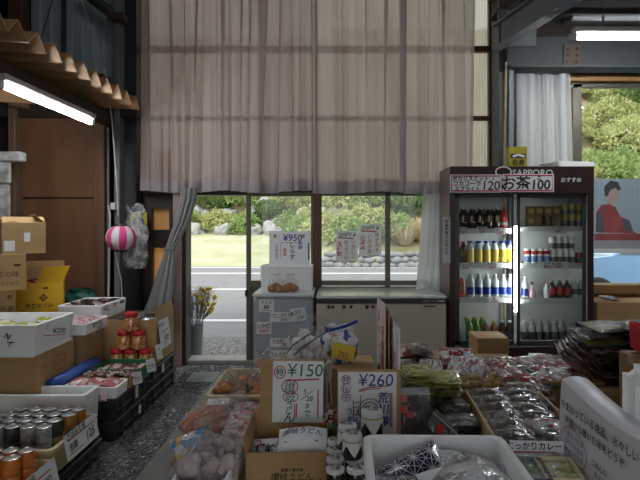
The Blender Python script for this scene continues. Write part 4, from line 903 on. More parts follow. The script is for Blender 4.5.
ob('lamp', MB().tube([(lx(516.4,4.78),-hd+.045,Z(226,4.78)),(lx(516.4,4.78),-hd+.045,Z(312,4.78))], .013, 10), 'cooler_tube', ck, smooth=True)
LZ = [Z(228.5,4.86), Z(263,4.86), Z(297.5,4.86)]; RZ = [Z(226.5,4.86), Z(263.5,4.86), Z(298.5,4.86)]; BZ = Z(340.5,4.91)
mk('wire_shelf', (.60,.62,.61), .4, .03)
ob('shelf', MB().bbox(lx(456.5,4.86),lx(588,4.86),-hd+.06,hd-.03,BZ-.012,BZ-.001,.002), 'wire_shelf', ck)
for side, zs, a, b in (('l',LZ,lx(458.5,4.86),lx(516,4.86)),('r',RZ,lx(519,4.86),lx(587,4.86))):
    for z in zs: ob('shelf', MB().bbox(a,b,-hd+.09,hd-.03,z-.014,z-.004,.002).bbox(a,b,-hd+.082,-hd+.09,z-.045,z+.002,.002), 'wire_shelf', ck)
mk('grey_vent', (.12,.12,.12), .6)
ob('vent', MB().bbox(-hw+.08,hw-.08,-hd-.012,-hd-.006,.08,.22,.003), 'grey_vent', ck)
# the shelf tickets
def ticket(px, py, label, top, price, w=.085):
    paper('shelf_ticket', label, 'price ticket', w*1.1, .062, [('t',top,0,.014,.032,'ink_black',0,.03),('t',price,0,-.016,.030,'ink_red',0,.03)], (X(px,4.82),4.820,Z(py,4.82)), (R(-8),0,0), thick=.0008)
for px, py, a, b, lb in ((463,230.5,'コーラ','120円','first ticket under the dark bottles'),(482,230,'お茶','120円','second ticket under the dark bottles'),(500,231,'コーラ','150円','third ticket under the dark bottles'),(465,266,'ジュース','120円','left ticket under the yellow-labelled bottles'),(492,265.5,'みかん','150円','right ticket under the yellow-labelled bottles'),(494,300,'水','110円','ticket under the clear water bottles')):
    ticket(px, py, 'white price '+lb+' in the cooler', a, b)
for px, py, a, b, lb in ((558,229.5,'コーヒー','100円','on the upper right shelf of the cooler'),(553,265,'ビール 210','発泡酒 160円','on the middle right shelf of the cooler')):
    ticket(px, py, 'white price ticket '+lb, a, b, .14 if py < 250 else .26)
# bottles and cans
def dm(name, c, rough=.15): mk(name, c, rough, .06, 8, coat=.5)
dm('cola', (.03,.012,.01)); dm('tea_dark', (.05,.03,.015)); dm('drink_yellow', (.62,.44,.05)); dm('drink_clear', (.50,.54,.55), .08); dm('drink_green', (.16,.32,.05)); dm('drink_red', (.55,.06,.03)); dm('drink_pink', (.62,.42,.44)); dm('brown_can', (.20,.12,.05), .4); dm('gold_can', (.42,.34,.08), .35); dm('cap_blue', (.02,.06,.42)); dm('cap_white', (.75,.76,.76)); dm('cap_red', (.6,.02,.02)); dm('label_navy', (.02,.05,.30)); dm('label_red2', (.45,.04,.04)); dm('label_brown', (.12,.07,.03)); dm('can_blue', (.12,.20,.40), .35); dm('can_dark', (.10,.10,.10), .35); dm('label_lime', (.42,.55,.12)); dm('label_white', (.72,.72,.70)); dm('drink_amber', (.36,.16,.06))
def bottle(r, h, body, cap, label, lz=(.3,.6), ck_=1):
    b = thing('drink_bottle', 'b', 'bottle')
    ob('body', MB().lathe([(r*.85,0),(r,.01),(r,h*.62),(r*.86,h*.72),(r*.45,h*.87),(r*.38,h*.92)], 14), body, b, smooth=True)
    ob('cap', MB().lathe([(r*.46*ck_,h*.91),(r*.47*ck_,h*.985),(r*.42*ck_,h)], 12), cap, b, smooth=True, angle=40)
    if label: ob('label', MB().lathe([(r*1.012,h*lz[0]),(r*1.015,h*lz[1])], 14, cap0=False, cap1=False), label, b, smooth=True)
    return b
def dcan(r, h, body, band):
    b = thing('drink_can', 'c', 'can')
    ob('body', MB().lathe([(r*.85,0),(r,.008),(r,h-.012),(r*.86,h)], 14), body, b, smooth=True, angle=50)
    if band: ob('label', MB().lathe([(r*1.012,h*.1),(r*1.015,h*.5)], 14, cap0=False, cap1=False), band, b, smooth=True)
    return b
def carton_drink(w, h, body):
    b = thing('drink_carton', 'd', 'carton'); ob('body', MB().bbox(-w/2,w/2,-w*.4,w*.4,0,h,.003), body, b); ob('label', MB().box(-w*.35,w*.35,-w*.4-.001,-w*.4,h*.3,h*.75), 'gold_can', b); return b
def rowof(proto, pxs, z, desc, shelf, group, cat=None, Y_=4.91):
    for i, px in enumerate(pxs):
        loc = (X(px,Y_), Y_, z); lab = f'{desc}, {ORD[i]} from left, {shelf}' if len(pxs) > 1 else f'{desc}, {shelf}'
        if i == 0: put(proto, loc); proto['label'] = lab; proto['group'] = group
        else: dup(proto, loc, (0,0,i), lab, group)
S1 = "cooler's top left shelf"; rowof(bottle(.036,.20,'cola','cap_white','label_brown'), (463,471.5,480,488.5,496.5), LZ[0], 'dark drink bottle', S1, 'dark bottles on the top left shelf')
rowof(bottle(.033,.20,'drink_red','cap_red','label_white',(.15,.3)), (504,), LZ[0], 'red drink bottle at the end of the dark bottles', S1, 'red bottles')
rowof(bottle(.036,.20,'cola','cap_white','label_brown'), (465,474,483,491.5,500), LZ[0], 'dark bottle in the second row', S1, 'dark bottles in the second row', Y_=5.02)
S2 = "cooler's second left shelf"; rowof(bottle(.034,.20,'tea_dark','cap_red','label_brown'), (463,), LZ[1], 'dark bottle with a red cap beside the yellow bottles', S2, 'red-capped bottles')
rowof(bottle(.039,.205,'drink_clear','cap_blue','drink_yellow',(.04,.62),1.45), (470,478.5,486.5,494.5,502.5,510.5), LZ[1], 'yellow juice bottle with a blue cap', S2, 'yellow juice bottles')
S3 = "cooler's third left shelf"; rowof(bottle(.034,.20,'drink_red','cap_white','drink_amber'), (462,), LZ[2], 'orange-red drink bottle beside the water bottles', S3, 'orange-red bottles')
rowof(bottle(.038,.215,'drink_clear','cap_white','label_navy',(.12,.44)), (471,479,487,495,503,510.5), LZ[2], 'clear navy-labelled water bottle', S3, 'water bottles')
S4 = "cooler's bottom left shelf"; rowof(bottle(.036,.19,'drink_clear','cap_white',None), (463,), BZ, 'clear bottle beside the green tea', S4, 'clear bottles bottom left')
rowof(bottle(.042,.205,'drink_green','label_lime','label_lime',(.25,.5)), (469,476), BZ, 'green tea bottle', S4, 'green tea bottles')
rowof(bottle(.036,.19,'drink_amber','label_lime','drink_pink',(.2,.5)), (485.5,494), BZ, 'pink-labelled brown tea bottle', S4, 'pink-labelled tea bottles')
rowof(bottle(.036,.19,'tea_dark','cap_white','can_dark',(.2,.5)), (502,509.5), BZ, 'dark tea bottle with a white cap', S4, 'dark tea bottles bottom left')
rowof(bottle(.042,.20,'drink_green','label_lime','label_lime',(.25,.5)), (466,474,482), BZ, 'green tea bottle in the second row', S4, 'green tea bottles second row', Y_=5.02)
T1 = "cooler's top right shelf"; cdp = carton_drink(.072,.095,'brown_can')
rowof(cdp, (530,538.5,547,555.5), RZ[0], 'brown coffee carton in the bottom layer', T1, 'coffee cartons bottom layer')
for i, px in enumerate((530,538.5,547,555.5)): dup(cdp, (X(px,4.91),4.91,RZ[0]+.0955), (0,0,0), f'brown coffee carton in the top layer, {ORD[i]} from left, {T1}', 'coffee cartons top layer')
gc = dcan(.030,.105,'gold_can','can_dark'); rowof(gc, (564.5,571.5,578.5), RZ[0], 'gold can in the bottom layer', T1, 'gold cans bottom layer')
for i, px in enumerate((564.5,571.5,578.5)): dup(gc, (X(px,4.91),4.91,RZ[0]+.106), (0,0,i), f'gold can in the top layer, {ORD[i]} from left, {T1}', 'gold cans top layer')
T2 = "cooler's second right shelf"; bc = dcan(.032,.135,'label_white','can_blue'); ob('stripe', MB().lathe([(.0326,.085),(.0327,.118)], 14, cap0=False, cap1=False), 'label_red2', bc)
rowof(bc, (527,533.5,540,546.5), RZ[1], 'red, white and blue beer can', T2, 'red, white and blue cans')
tc_ = dcan(.030,.125,'label_white','can_dark'); rowof(tc_, (553,559.5,566,572), RZ[1], 'tall white can in the bottom layer', T2, 'tall cans bottom layer')
for i, px in enumerate((552,558.5,565,571)): dup(tc_, (X(px,4.91),4.91,RZ[1]+.1265), (0,0,i*1.2), f'tall white can in the top layer, {ORD[i]} from left, {T2}', 'tall cans top layer')
rowof(dcan(.034,.10,'label_red2','can_dark'), (579,584), RZ[1], 'dark red can', T2, 'dark red cans')
T3 = "cooler's third right shelf"; rowof(bottle(.032,.20,'drink_clear','cap_white','label_navy',(.1,.45)), (525,), RZ[2], 'clear water bottle with a navy label at the left end', T3, 'single water bottles')
pk = thing('drink_bottle', 'squat pink drink bottle with a dark stopper, cooler\'s third right shelf', 'bottle', (X(532,4.91),4.91,RZ[2]))
ob('body', MB().lathe([(.034,0),(.038,.01),(.030,.06),(.012,.10),(.012,.125)], 14), 'drink_pink', pk, smooth=True); ob('cap', MB().lathe([(.013,.124),(.014,.145),(.01,.15)], 10), 'black', pk)
rowof(bottle(.026,.145,'label_white','cap_red','label_white'), (546.5,), RZ[2], 'white bottle with a red cap', T3, 'red-capped white bottles')
rowof(bottle(.033,.165,'tea_dark','can_dark','label_red2',(.2,.6)), (552,559.5,567), RZ[2], 'dark bottle with a red label', T3, 'red-labelled dark bottles')
rowof(bottle(.032,.175,'drink_clear','cap_white','can_dark',(.2,.5)), (574,581,585), RZ[2], 'clear bottle with a dark label', T3, 'dark-labelled clear bottles')
T4 = "cooler's bottom right shelf"; rowof(bottle(.033,.19,'drink_clear','cap_white','can_dark',(.05,.45)), (524,531.5,539,546.5,554,561), BZ, 'clear bottle with a dark lower label', T4, 'clear bottles bottom right')
rowof(bottle(.033,.18,'drink_clear','cap_white','can_dark',(.05,.45)), (526,533,540.5,548,555.5,563), BZ, 'clear bottle in the second row', T4, 'clear bottles bottom right second row', Y_=5.02)
rowof(bottle(.038,.19,'cola','cap_white','label_red2',(.45,.55)), (577,), BZ, 'cola bottle standing alone at the right end', T4, 'cola bottles')
# cards on the header
def hcard(px0, px1, py0, py1, label, items):
    Y_ = 4.733; w = (px1-px0)*Y_/F; h = (py1-py0)*Y_/F; b = .014
    fr = [('l',[(-w/2+b,-h/2+b),(w/2-b,-h/2+b),(w/2-b,h/2-b),(-w/2+b,h/2-b),(-w/2+b,-h/2+b)],.012,'ink_red')]
    paper('price_sign', label, 'price sign', w, h, fr+items, (X((px0+px1)/2,Y_),Y_,Z((py0+py1)/2,Y_)), (0,0,0), thick=.002)
hcard(450,501.5,174.5,192.5,'red-bordered price sign reading 120 on the left of the cooler header',[('t','ポカリスエット',-.05,.045,.048,'ink_black',0,.03),('t','コカコーラ',-.08,.0,.052,'ink_black',0,.03),('t','スプライト',-.08,-.047,.048,'ink_black',0,.03),('t','各',.16,.045,.03,'ink_red',0,.02),('t','120',.145,-.018,.115,'ink_black',0,.01)])
hcard(502.5,554,174,192,'red-bordered price sign reading 100 on the middle of the cooler header',[('t','お茶',-.11,.0,.135,'ink_black',0,.02),('t','、',-.01,-.03,.08,'ink_black'),('t','各',.10,.045,.045,'ink_black',0,.02),('t','100',.12,-.015,.12,'ink_black',0,.025)])
paper('notice_slip', 'long white slip of writing taped to the left side of the cooler', 'notice', .07,.42, vtext('営業時間のお知らせ',0,.17,.035,'ink_black'), (X(446.5,4.74),4.742,Z(240,4.74)), (0,0,R(-20)), 'thin_paper')
# on top of the cooler
yb = thing('yellow_box', 'small yellow product box standing on the drinks cooler', 'box', (X(517,4.85),4.87,CZ)); mk('box_yellow', (.42,.36,.03), .45, .15, 12)
ob('body', MB().bbox(-.085,.085,-.05,.05,0,Z(147,4.85)-CZ,.003), 'box_yellow', yb); writing(yb, [('r',-.07,.07,.085,.125,'ink_black'),('l',[(-.05,.10),(.0,.115),(.06,.10)],.02,'paper'),('t','名産',0,.045,.06,'ink_black',0,.02)], off=-.051)
o = ob('foam_cover', tray_mb(.40,.30,.055,.018,1.0,.02), 'styrofoam', smooth=True, angle=40); put(o, (X(570,4.9),4.97,CZ+.056), (PI,0,R(14))); tag(o, 'white foam lid lying on top of the drinks cooler', 'lid')
# poster on the right window
cloth('sky_print', (.58,.68,.76), .5, 0); mk('coat_red', (.42,.10,.10), .5, .2, 6); mk('skin_print', (.50,.37,.33), .5, .05); mk('hair_print', (.07,.07,.09), .5); mk('print_grey', (.44,.46,.50), .5, .1, 4); mk('print_dark', (.12,.13,.18), .5)
Yp = 5.4495; pw = (640-594+8)*Yp/F; ph = (253-179)*Yp/F
def blob(pts, k): return ('poly', pts, k)
po = paper('poster', 'faded poster of a person in a red coat on the right window', 'poster', pw, ph, [], (X(594,Yp)+pw/2,Yp,Z(216,Yp)), mat='sky_print')
def poly(parent, pts, mat, off): ob('figure_print', MB().add([(a*pw,off,b*ph) for a,b in pts], [tuple(range(len(pts)))]), mat, parent)
poly(po, [(-.47,-.22),(-.46,.05),(-.36,.15),(-.22,.16),(-.10,.12),(-.02,.0),(.12,-.05),(.18,-.18),(.30,-.24)], 'coat_red', -.0016)
poly(po, [(-.24,.16),(-.26,.30),(-.22,.38),(-.13,.40),(-.06,.34),(-.07,.22),(-.12,.15)], 'skin_print', -.0020)
poly(po, [(-.30,.26),(-.31,.40),(-.20,.48),(-.06,.46),(-.0,.36),(-.06,.34),(-.10,.38),(-.20,.35),(-.25,.27)], 'hair_print', -.0024)
poly(po, [(-.46,.0),(-.38,.1),(-.33,-.05),(-.30,-.22),(-.46,-.22)], 'print_dark', -.0022)
poly(po, [(.02,-.02),(.16,-.06),(.22,-.2),(.05,-.2)], 'print_dark', -.0022)
writing(po, [('r',-pw*.5,pw*.5,-ph*.33,-ph*.24,'coat_red'),('r',-pw*.5,pw*.5,-ph*.5,-ph*.33,'print_grey'),('r',-pw*.5,pw*.5,-ph*.50,-ph*.44,'paper'),], off=-.0026)
# carton and tag under the poster
carton('cardboard_carton', 'wide brown carton below the poster at the right edge', X(596,4.95),X(668,4.95),4.93,5.26,.0,Z(302,4.95),'cardboard')
pack('white_tag', 'white plastic pack lying on the carton below the poster', 'pack', .2,.09,.05,'pack_white',(X(610,5.0),5.02,Z(302,4.95)),(0,.2,.1),seed=1)
# ---------------------------------------------------------------- central display tables
mk('leafy', (.07,.13,.04), .6, .3, 20)
def table(label, x0, x1, y0, y1, h):
    t_ = thing('display_table', label, 'table', ((x0+x1)/2,(y0+y1)/2,0)); hw, hd = (x1-x0)/2, (y1-y0)/2
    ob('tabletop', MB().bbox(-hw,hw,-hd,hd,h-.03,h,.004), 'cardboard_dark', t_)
    for sx in (-1,1):
        for sy in (-1,1): ob('leg', MB().bbox(sx*(hw-.05)-.025,sx*(hw-.05)+.025,sy*(hd-.05)-.025,sy*(hd-.05)+.025,0,h-.03,.004), 'wood_brown', t_)
    return t_
TZ = .5
table('low wooden display table carrying the noodle carton and front foam box', -.56, .60, 1.20, 2.085, TZ)
table('low wooden display table along the concrete strip, carrying carrots and potatoes', -.67, .60, 2.09, 3.35, TZ)
table('low wooden display table full of packs in front of the drinks cooler', .605, 1.95, 1.20, 3.55, TZ)

# noodle carton with the 150 yen sign
cb, fm = carton_mb(.306,.29,.10,.005,(None,None,None,14),.055)
nc = thing('open_carton', 'open brown carton of white noodle packs with the 150 yen sign', 'carton', (-.190,2.085,TZ), R(1)); ob('body', cb, 'cardboard', nc); [ob('flap', q_, 'cardboard', nc) for q_ in fm]
ob('back_flap', MB().bbox(-.137,.133,.1395,.1445,.09,.375,.001).bbox(-.153,-.137,.1395,.1445,.09,.17,.001), 'cardboard', nc)
writing(nc, [('t','国産小麦使用',.02,.036,.014,'ink_black',0,.02),('t','讃岐うどん',.02,.012,.032,'ink_black',0,.006)], off=-.146)
o = paper('price_sign', 'white sign reading 150 yen in green on the brown carton of noodle packs', 'price sign', .216,.262, [('t','¥150',.03,.093,.075,'ink_green',0,.0),('l',[(-.052,.047),(.09,.056)],.006,'ink_red'),('t','特',-.078,.083,.036,'ink_green'),('e',-.078,.083,.024,.026,.004,'ink_red')]
 + [('t','讃',-.035,.020,.05,'ink_green',0,.0),('t','岐',-.03,-.022,.045,'ink_green',0,.0),('e',-.035,.022,.034,.030,.004,'ink_red'),('e',-.03,-.022,.032,.022,.004,'ink_red'),('t','う',-.035,-.055,.036,'ink_green'),('t','ど',-.035,-.080,.036,'ink_green'),('t','ん',-.035,-.108,.05,'ink_green'),('l',[(-.012,-.05),(-.013,-.11)],.005,'ink_red'),('l',[(-.003,-.05),(-.006,-.112)],.005,'ink_red'),('t','5',.03,.0,.03,'ink_green'),('l',[(.012,-.035),(.066,.008)],.003,'ink_green'),('t','28',.05,-.028,.03,'ink_green'),('t','ま',.042,-.06,.026,'ink_green'),('t','で',.042,-.092,.034,'ink_green'),('l',[(.086,.01),(.087,-.11)],.005,'ink_red')],
 (-.167,2.2205,.738), (0,R(1),R(1)), bend=.0)
def noodle(label, loc, rot, l=.19, w=.12, h=.078, seed=1, items=()):
    o = pack('noodle_pack', label, 'noodle pack', l, w, h, 'paper', loc, rot, 'white noodle packs', seed, cr=.05)
    softwriting(o, l, w, h, seed, .05, list(items)); return o
noodle('white noodle pack with black brush writing lying on top in the brown carton', (-.135,2.06,.568), (R(24),0,R(2)), seed=1, items=[('t','讃岐うどん',.0,.012,.032,'ink_black',0,.004),('r',-.06,.02,.033,.040,'ink_red'),('r',-.07,.06,-.034,-.030,'ink_black')])
noodle('white noodle pack standing at the left inside the brown carton', (-.285,2.08,.535), (R(45),R(-8),R(-12)), .11,.10,.05, 2, [('e',-.02,.02,.015,.015,.005,'ink_red'),('t','讃岐',.015,.0,.04,'ink_black',0,.02)])
noodle('white noodle pack beneath the top pack in the brown carton', (-.15,2.04,.512), (R(6),0,R(-4)), seed=3)
# small package items between the two signs
def smallbox(label, px0, px1, py0, py1, Y_, mat, d=.05):
    w = (px1-px0)*Y_/F; o = ob('product_box', MB().bbox(-w/2,w/2,-d/2,d/2,0,Z(py0,Y_)-Z(py1,Y_),.004), mat); put(o, (X((px0+px1)/2,Y_),Y_+d/2,Z(py1,Y_))); return tag(o, label, 'package')
carton('cardboard_carton', 'brown carton behind the two price signs, below the garlic bag', -.33,-.105,2.86,3.14,TZ,.16,'cardboard')
carton('cardboard_carton', 'brown carton behind the 260 yen sign, below the bag with a yellow tag', -.10,.20,2.72,3.0,TZ,.20,'cardboard', items_f=[('t','特産',.0,.13,.05,'ink_brown')])
smallbox('narrow white package standing between the two price signs', 326,332.5,366,382,2.62,'pack_white').location.z = TZ
o = ob('tall_package', MB().bbox(-.017,.017,-.03,.03,0,Z(362,2.5)-TZ,.006), 'pack_white'); put(o, (X(329,2.5),2.52,TZ)); tag(o, 'tall white package with green foot seen between the two price signs', 'package'); ob('foot_label', MB().bbox(-.0176,.0176,-.0306,.0306,.0,.05,.006), 'drink_green', o)
pack('red_bag', 'bright red bag between the two price signs', 'bag', .09,.08,.06,'pack_red',(X(331,2.32),2.31,.585),(R(60),0,0),seed=2)
pack('greens_pack', 'green leafy pack below the red bag between the signs', 'pack', .07,.06,.04,'leafy',(X(331,2.24),2.245,.555),(R(25),0,0),seed=1)

# 260 yen sign and the jars
bd = thing('sign_board', 'brown board with a white sheet reading 260 yen in blue', 'price sign', (X(369,2.26),2.26,TZ)); bw = (401-337.5)*2.26/F
ob('board', MB().bbox(-bw/2,bw/2,0,.012,0,Z(370,2.26)-TZ,.002), 'cardboard', bd)
sh = ob('sheet', MB().box(-bw/2+.004,bw/2-.018,-.0015,-.0003,.03,Z(372,2.26)-TZ), 'paper', bd)
zc = (Z(372,2.26)-TZ+.03)/2
it = [('t','¥260',.03,zc+.107,.075,'ink_blue',0,.0),('l',[(-.045,zc+.062),(.0,zc+.074),(.09,zc+.082)],.005,'ink_red'),('l',[(-.043,zc+.056),(.0,zc+.066),(.05,zc+.071)],.004,'ink_red')]
for k, c_ in enumerate('特価中'): it += [('t',c_,-.10,zc+.108-.037*k,.032,'ink_blue',0,.01),('e',-.10,zc+.108-.037*k,.021,.019,.003,'ink_red')]
it += vtext('荒川鶏',.062,zc+.03,.05,'ink_blue',.015)+vtext('ごはん',-.055,zc-.0,.034,'ink_blue')+vtext('うまい',-.085,zc-.03,.034,'ink_blue')+[('l',[(.092,zc+.05),(.092,zc-.10)],.005,'ink_red'),('l',[(.099,zc+.05),(.099,zc-.10)],.004,'ink_red'),('e',.005,zc-.025,.05,.05,.003,'ink_black'),('e',.005,zc-.025,.035,.036,.003,'ink_black'),('t','の',.005,zc-.025,.05,'ink_blue'),('e',-.005,zc-.115,.045,.045,.003,'ink_black'),('l',[(-.068,zc+.02),(-.068,zc-.09)],.004,'ink_red'),('l',[(-.037,zc+.04),(-.037,zc-.09)],.003,'ink_black')]
writing(bd, it, off=-.0022)
lowbox('cardboard_tray', 'brown cardboard tray holding the paper-capped jars', -.044,.20,1.715,2.235,TZ,.055,'cardboard')
mk('jar_black', (.012,.010,.010), .15, .1, coat=.6); mk('cap_cloth', (.74,.74,.73), .75, .04, 3); mk('gold_band', (.50,.36,.08), .4)
def capjar(h=.104):
    j = thing('capped_jar', 'jar', 'jar')
    ob('body', MB().lathe([(.034,0),(.040,.006),(.040,h*.62),(.036,h*.7),(.035,h*.9)], 20), 'jar_black', j, smooth=True, angle=40)
    mb = MB(); prof = [(.001,h),(.032,h-.001),(.039,h-.006),(.041,h-.024),(.038,h-.028),(.041,h-.034)]
    mb.lathe(prof, 24, cap0=False, cap1=False)
    n = 24; L0 = [(.041*math.cos(2*PI*k/n), .041*math.sin(2*PI*k/n), h-.034) for k in range(n)]
    L1 = []
    for k in range(n):
        a = 2*PI*k/n; q = (a+PI/4) % (PI/2); tri = abs(q-PI/4)/(PI/4); dp = .008 + .046*(1-tri)
        L1.append((.0425*math.cos(a), .0425*math.sin(a), h-.034-dp))
    mb.loft([L0, L1], True, False, False)
    ob('paper_cap', mb, 'cap_cloth', j, smooth=True, angle=50)
    ob('band', MB().lathe([(.0395,h-.030),(.0412,h-.027),(.0395,h-.024)], 24, cap0=False, cap1=False), 'gold_band', j)
    topwriting(j, [('t','海苔',0,.010,.030,'ink_black',0,.03),('t','佃煮',0,-.018,.020,'ink_black',0,.02),('r',-.016,.016,-.005,-.001,'ink_red')], h+.0008)
    return j
cj = None
lj = None
def putlid(loc, label, rz=0):
    global lj
    if lj is None:
        h = .118; lj = thing('lidded_jar', label, 'jar', loc, rz, 'white-lidded black jars')
        ob('body', MB().lathe([(.027,0),(.031,.006),(.031,h*.80),(.027,h*.9)], 20), 'jar_black', lj, smooth=True, angle=40)
        ob('lid', MB().lathe([(.029,h*.88),(.0315,h*.89),(.0315,h-.002),(.030,h)], 24), 'cap_cloth', lj, smooth=True, angle=40)
        topwriting(lj, [('t','海苔',0,.008,.022,'ink_black',0,.03),('t','佃煮',0,-.014,.016,'ink_black',0,.02),('r',-.012,.012,-.004,-.001,'ink_red')], h+.0008)
    else: dup(lj, loc, (0,0,rz), label, 'white-lidded black jars')
def putjar(loc, label, rz=0, sc=1):
    global cj
    if cj is None: cj = put(capjar(), loc, (0,0,rz), sc); cj['label'] = label; cj['group'] = 'paper-capped jars'
    else: dup(cj, loc, (0,0,rz), label, 'paper-capped jars', sc)
b0 = TZ+.006
for k, y in enumerate((1.772,1.848,1.924,2.0)): putlid((-.006,y,b0), f'white-lidded black jar in the left column of the tray, {ORD[k]} from the front', .2*k)
putlid((.064,1.772,b0), 'white-lidded black jar second from the left in the front row of the tray', .4)
for k, y in enumerate((1.848,1.924,2.0)): putlid((.062,y,b0), 'white-lidded black jar beneath the stacked capped jars, '+('front','middle','back')[k]+' one', .3*k)
putlid((.136,2.03,b0), 'white-lidded black jar beneath the highest capped jar, lower of two')
putjar((.055,1.845,b0+.1185), 'paper-capped jar stacked in front of the 260 yen sign, foremost', .15, .86)
putjar((.038,1.93,b0+.1185), 'paper-capped jar stacked just behind the foremost capped jar', .5, .86)
putjar((.136,2.03,b0+.1185), 'paper-capped jar stacked highest, before the circle on the 260 yen sign', .1, 1.05)
# left edge of the table
o = ob('beige_container', tray_mb(.30,.46,.13,.008,.9,.03,lip=.014), 'container_beige', smooth=True, angle=40); put(o, (-.475,2.74,TZ)); tag(o, 'beige plastic container of bagged brown potatoes beside the doorway', 'container')
mk('snack_gold', (.55,.33,.05), .55, .25, 24, .3, 40); mk('tuber', (.58,.24,.07), .5, .3, 14, .3, 40, c2=(.30,.10,.03)); mk('carrot', (.62,.16,.02), .45, .15, 20); mk('taro', (.55,.48,.45), .7, .2, 14, .3, 40, c2=(.36,.28,.26)); mk('garlic', (.86,.82,.80), .6, .1, 12); mk('net_dark', (.10,.10,.10), .6)
def bagof(name, label, cat, loc, rz, content, cmat, pts, r, sq, w, d, h, seed, fm='clear_film', group=None, neck=.2):
    b = thing(name, label, cat, loc, rz, group)
    for k, p_ in enumerate(pts): ob(content, MB().ball(p_, r*(1+.12*math.sin(k*2.3+seed)), 0, 2, sq, .25, seed+k), cmat, b, smooth=True)
    ob('film', sack_mb(w, d, h, seed, 40, 26, neck, .3), fm, b, smooth=True); return b
def clump(n, sx, sy, sz, seed, r):
    q = random.Random(seed); return [(q.uniform(-sx,sx), q.uniform(-sy,sy), r + (k/(n-1 or 1))*sz) for k in range(n)]
bagof('potato_bag', 'clear bag of brown potatoes in the left half of the beige container', 'vegetable bag', (-.545,2.66,TZ+.03), .2, 'potato','tuber', clump(18,.06,.075,.085,1,.026),.026,(1.2,.9,.85),.17,.2,.17,2,'bag_film')
bagof('potato_bag', 'clear bag of reddish brown potatoes in the middle of the beige container', 'vegetable bag', (-.425,2.66,TZ+.03), .9, 'potato','tuber', clump(18,.06,.075,.095,2,.026),.026,(1.2,.9,.85),.17,.2,.18,4,'bag_film')
bagof('potato_bag', 'clear bag of brown potatoes at the back of the beige container', 'vegetable bag', (-.40,2.86,TZ+.05), .4, 'potato','tuber', clump(18,.065,.06,.11,3,.026),.027,(1.2,.9,.85),.19,.18,.21,6,'bag_film')
pack('brown_pack', 'brown paper-labelled pack lying at the edge in front of the beige container', 'pack', .17,.10,.05,'cardboard',(-.56,2.46,TZ+.07),(R(14),0,R(4)),seed=1)
ob('pack_label', MB().box(-.05,.05,-.025,.025,.05,.0515), 'paper', bpy.data.objects['brown_pack'])
carton('cardboard_carton', 'low brown carton under the orange vegetable bags at the aisle', -.645,-.44,2.28,2.52,TZ,.045,'cardboard')
for i,(x,y,rz,lab) in enumerate(((-.60,2.33,1.1,'left'),(-.53,2.36,.7,'right'))):
    b = thing('carrot_bag', f'clear bag of orange carrots at the aisle edge of the table, {lab} of two', 'vegetable bag', (x,y,TZ+.05), rz, 'carrot bags')
    for k in range(4):
        ob('carrot', MB().tube([(-.10,-.045+.03*k,.026+.012*(k%2)),(-.02,-.045+.03*k,.028+.012*(k%2)),(.09,-.04+.028*k,.022)], .02, 10, rs=[.013,.022,.006]), 'carrot', b, smooth=True)
    ob('film', pillow_mb(.28,.165,.095,i+2,20,12,.2), 'bag_film', b, smooth=True); b.rotation_euler = (R(18),R(-16),rz)
b = thing('herb_bag', 'clear bag of dark green leaves behind the carrot bags', 'vegetable bag', (-.455,2.40,TZ+.05)); q = random.Random(4); mb = MB()
for k in range(60):
    p_ = Vector((q.uniform(-.05,.05),q.uniform(-.06,.06),q.uniform(.01,.07))); d_ = Vector((q.gauss(0,1),q.gauss(0,1),q.gauss(0,.6))).normalized()*.035; e_ = d_.cross(Vector((0,0,1))).normalized()*.012
    mb.add([p_-d_*.5,p_+e_,p_+d_*.5,p_-e_],[(0,1,2,3)])
ob('leaves', mb, 'leafy', b); ob('film', sack_mb(.15,.16,.12,9,22,12,.4,.2), 'clear_film', b, smooth=True)
o = pack('blue_pack', 'blue and white printed pack leaning at the corner of the table by the aisle', 'pack', .16,.115,.03,'pack_blue',(-.60,2.16,TZ+.03),(R(35),R(-8),R(35)),seed=1)
for i in range(4):
    pack('fish_pack', f'pink and white labelled pack in the flat row beside the carton, {ORD[i]} from the front', 'pack', .125,.085,.04,'pack_pink',(-.42,2.17+i*.075,TZ+.05+.012*i),(R(14),0,R(3*i-4)),'pink packs beside the noodle carton', i)
o = ob('plastic_tray', tray_mb(.14,.34,.05,.006,.95,.015), 'styrofoam'); put(o, (-.42,2.28,TZ)); tag(o, 'white tray under the row of pink and white packs', 'tray')
tt = foam('foam_tray', 'white foam tray of bagged grey taro at the lower left of the table', -.555,-.365,1.72,2.07,TZ,.10,.014, taper=.95)
for i,(x,y,lab) in enumerate(((-.505,1.975,'back left'),(-.418,1.97,'back right'),(-.50,1.82,'front left'),(-.417,1.825,'front right'))):
    bagof('taro_bag', f'clear bag of grey taro in the white foam tray, {lab} bag', 'vegetable bag', (x,y,TZ+.035), i*.8, 'taro','taro', clump(11,.032,.05,.075,10+i,.025),.025,(1,.95,1.1),.115,.15,.165,11+i,'bag_film','taro bags in the foam tray',.4)

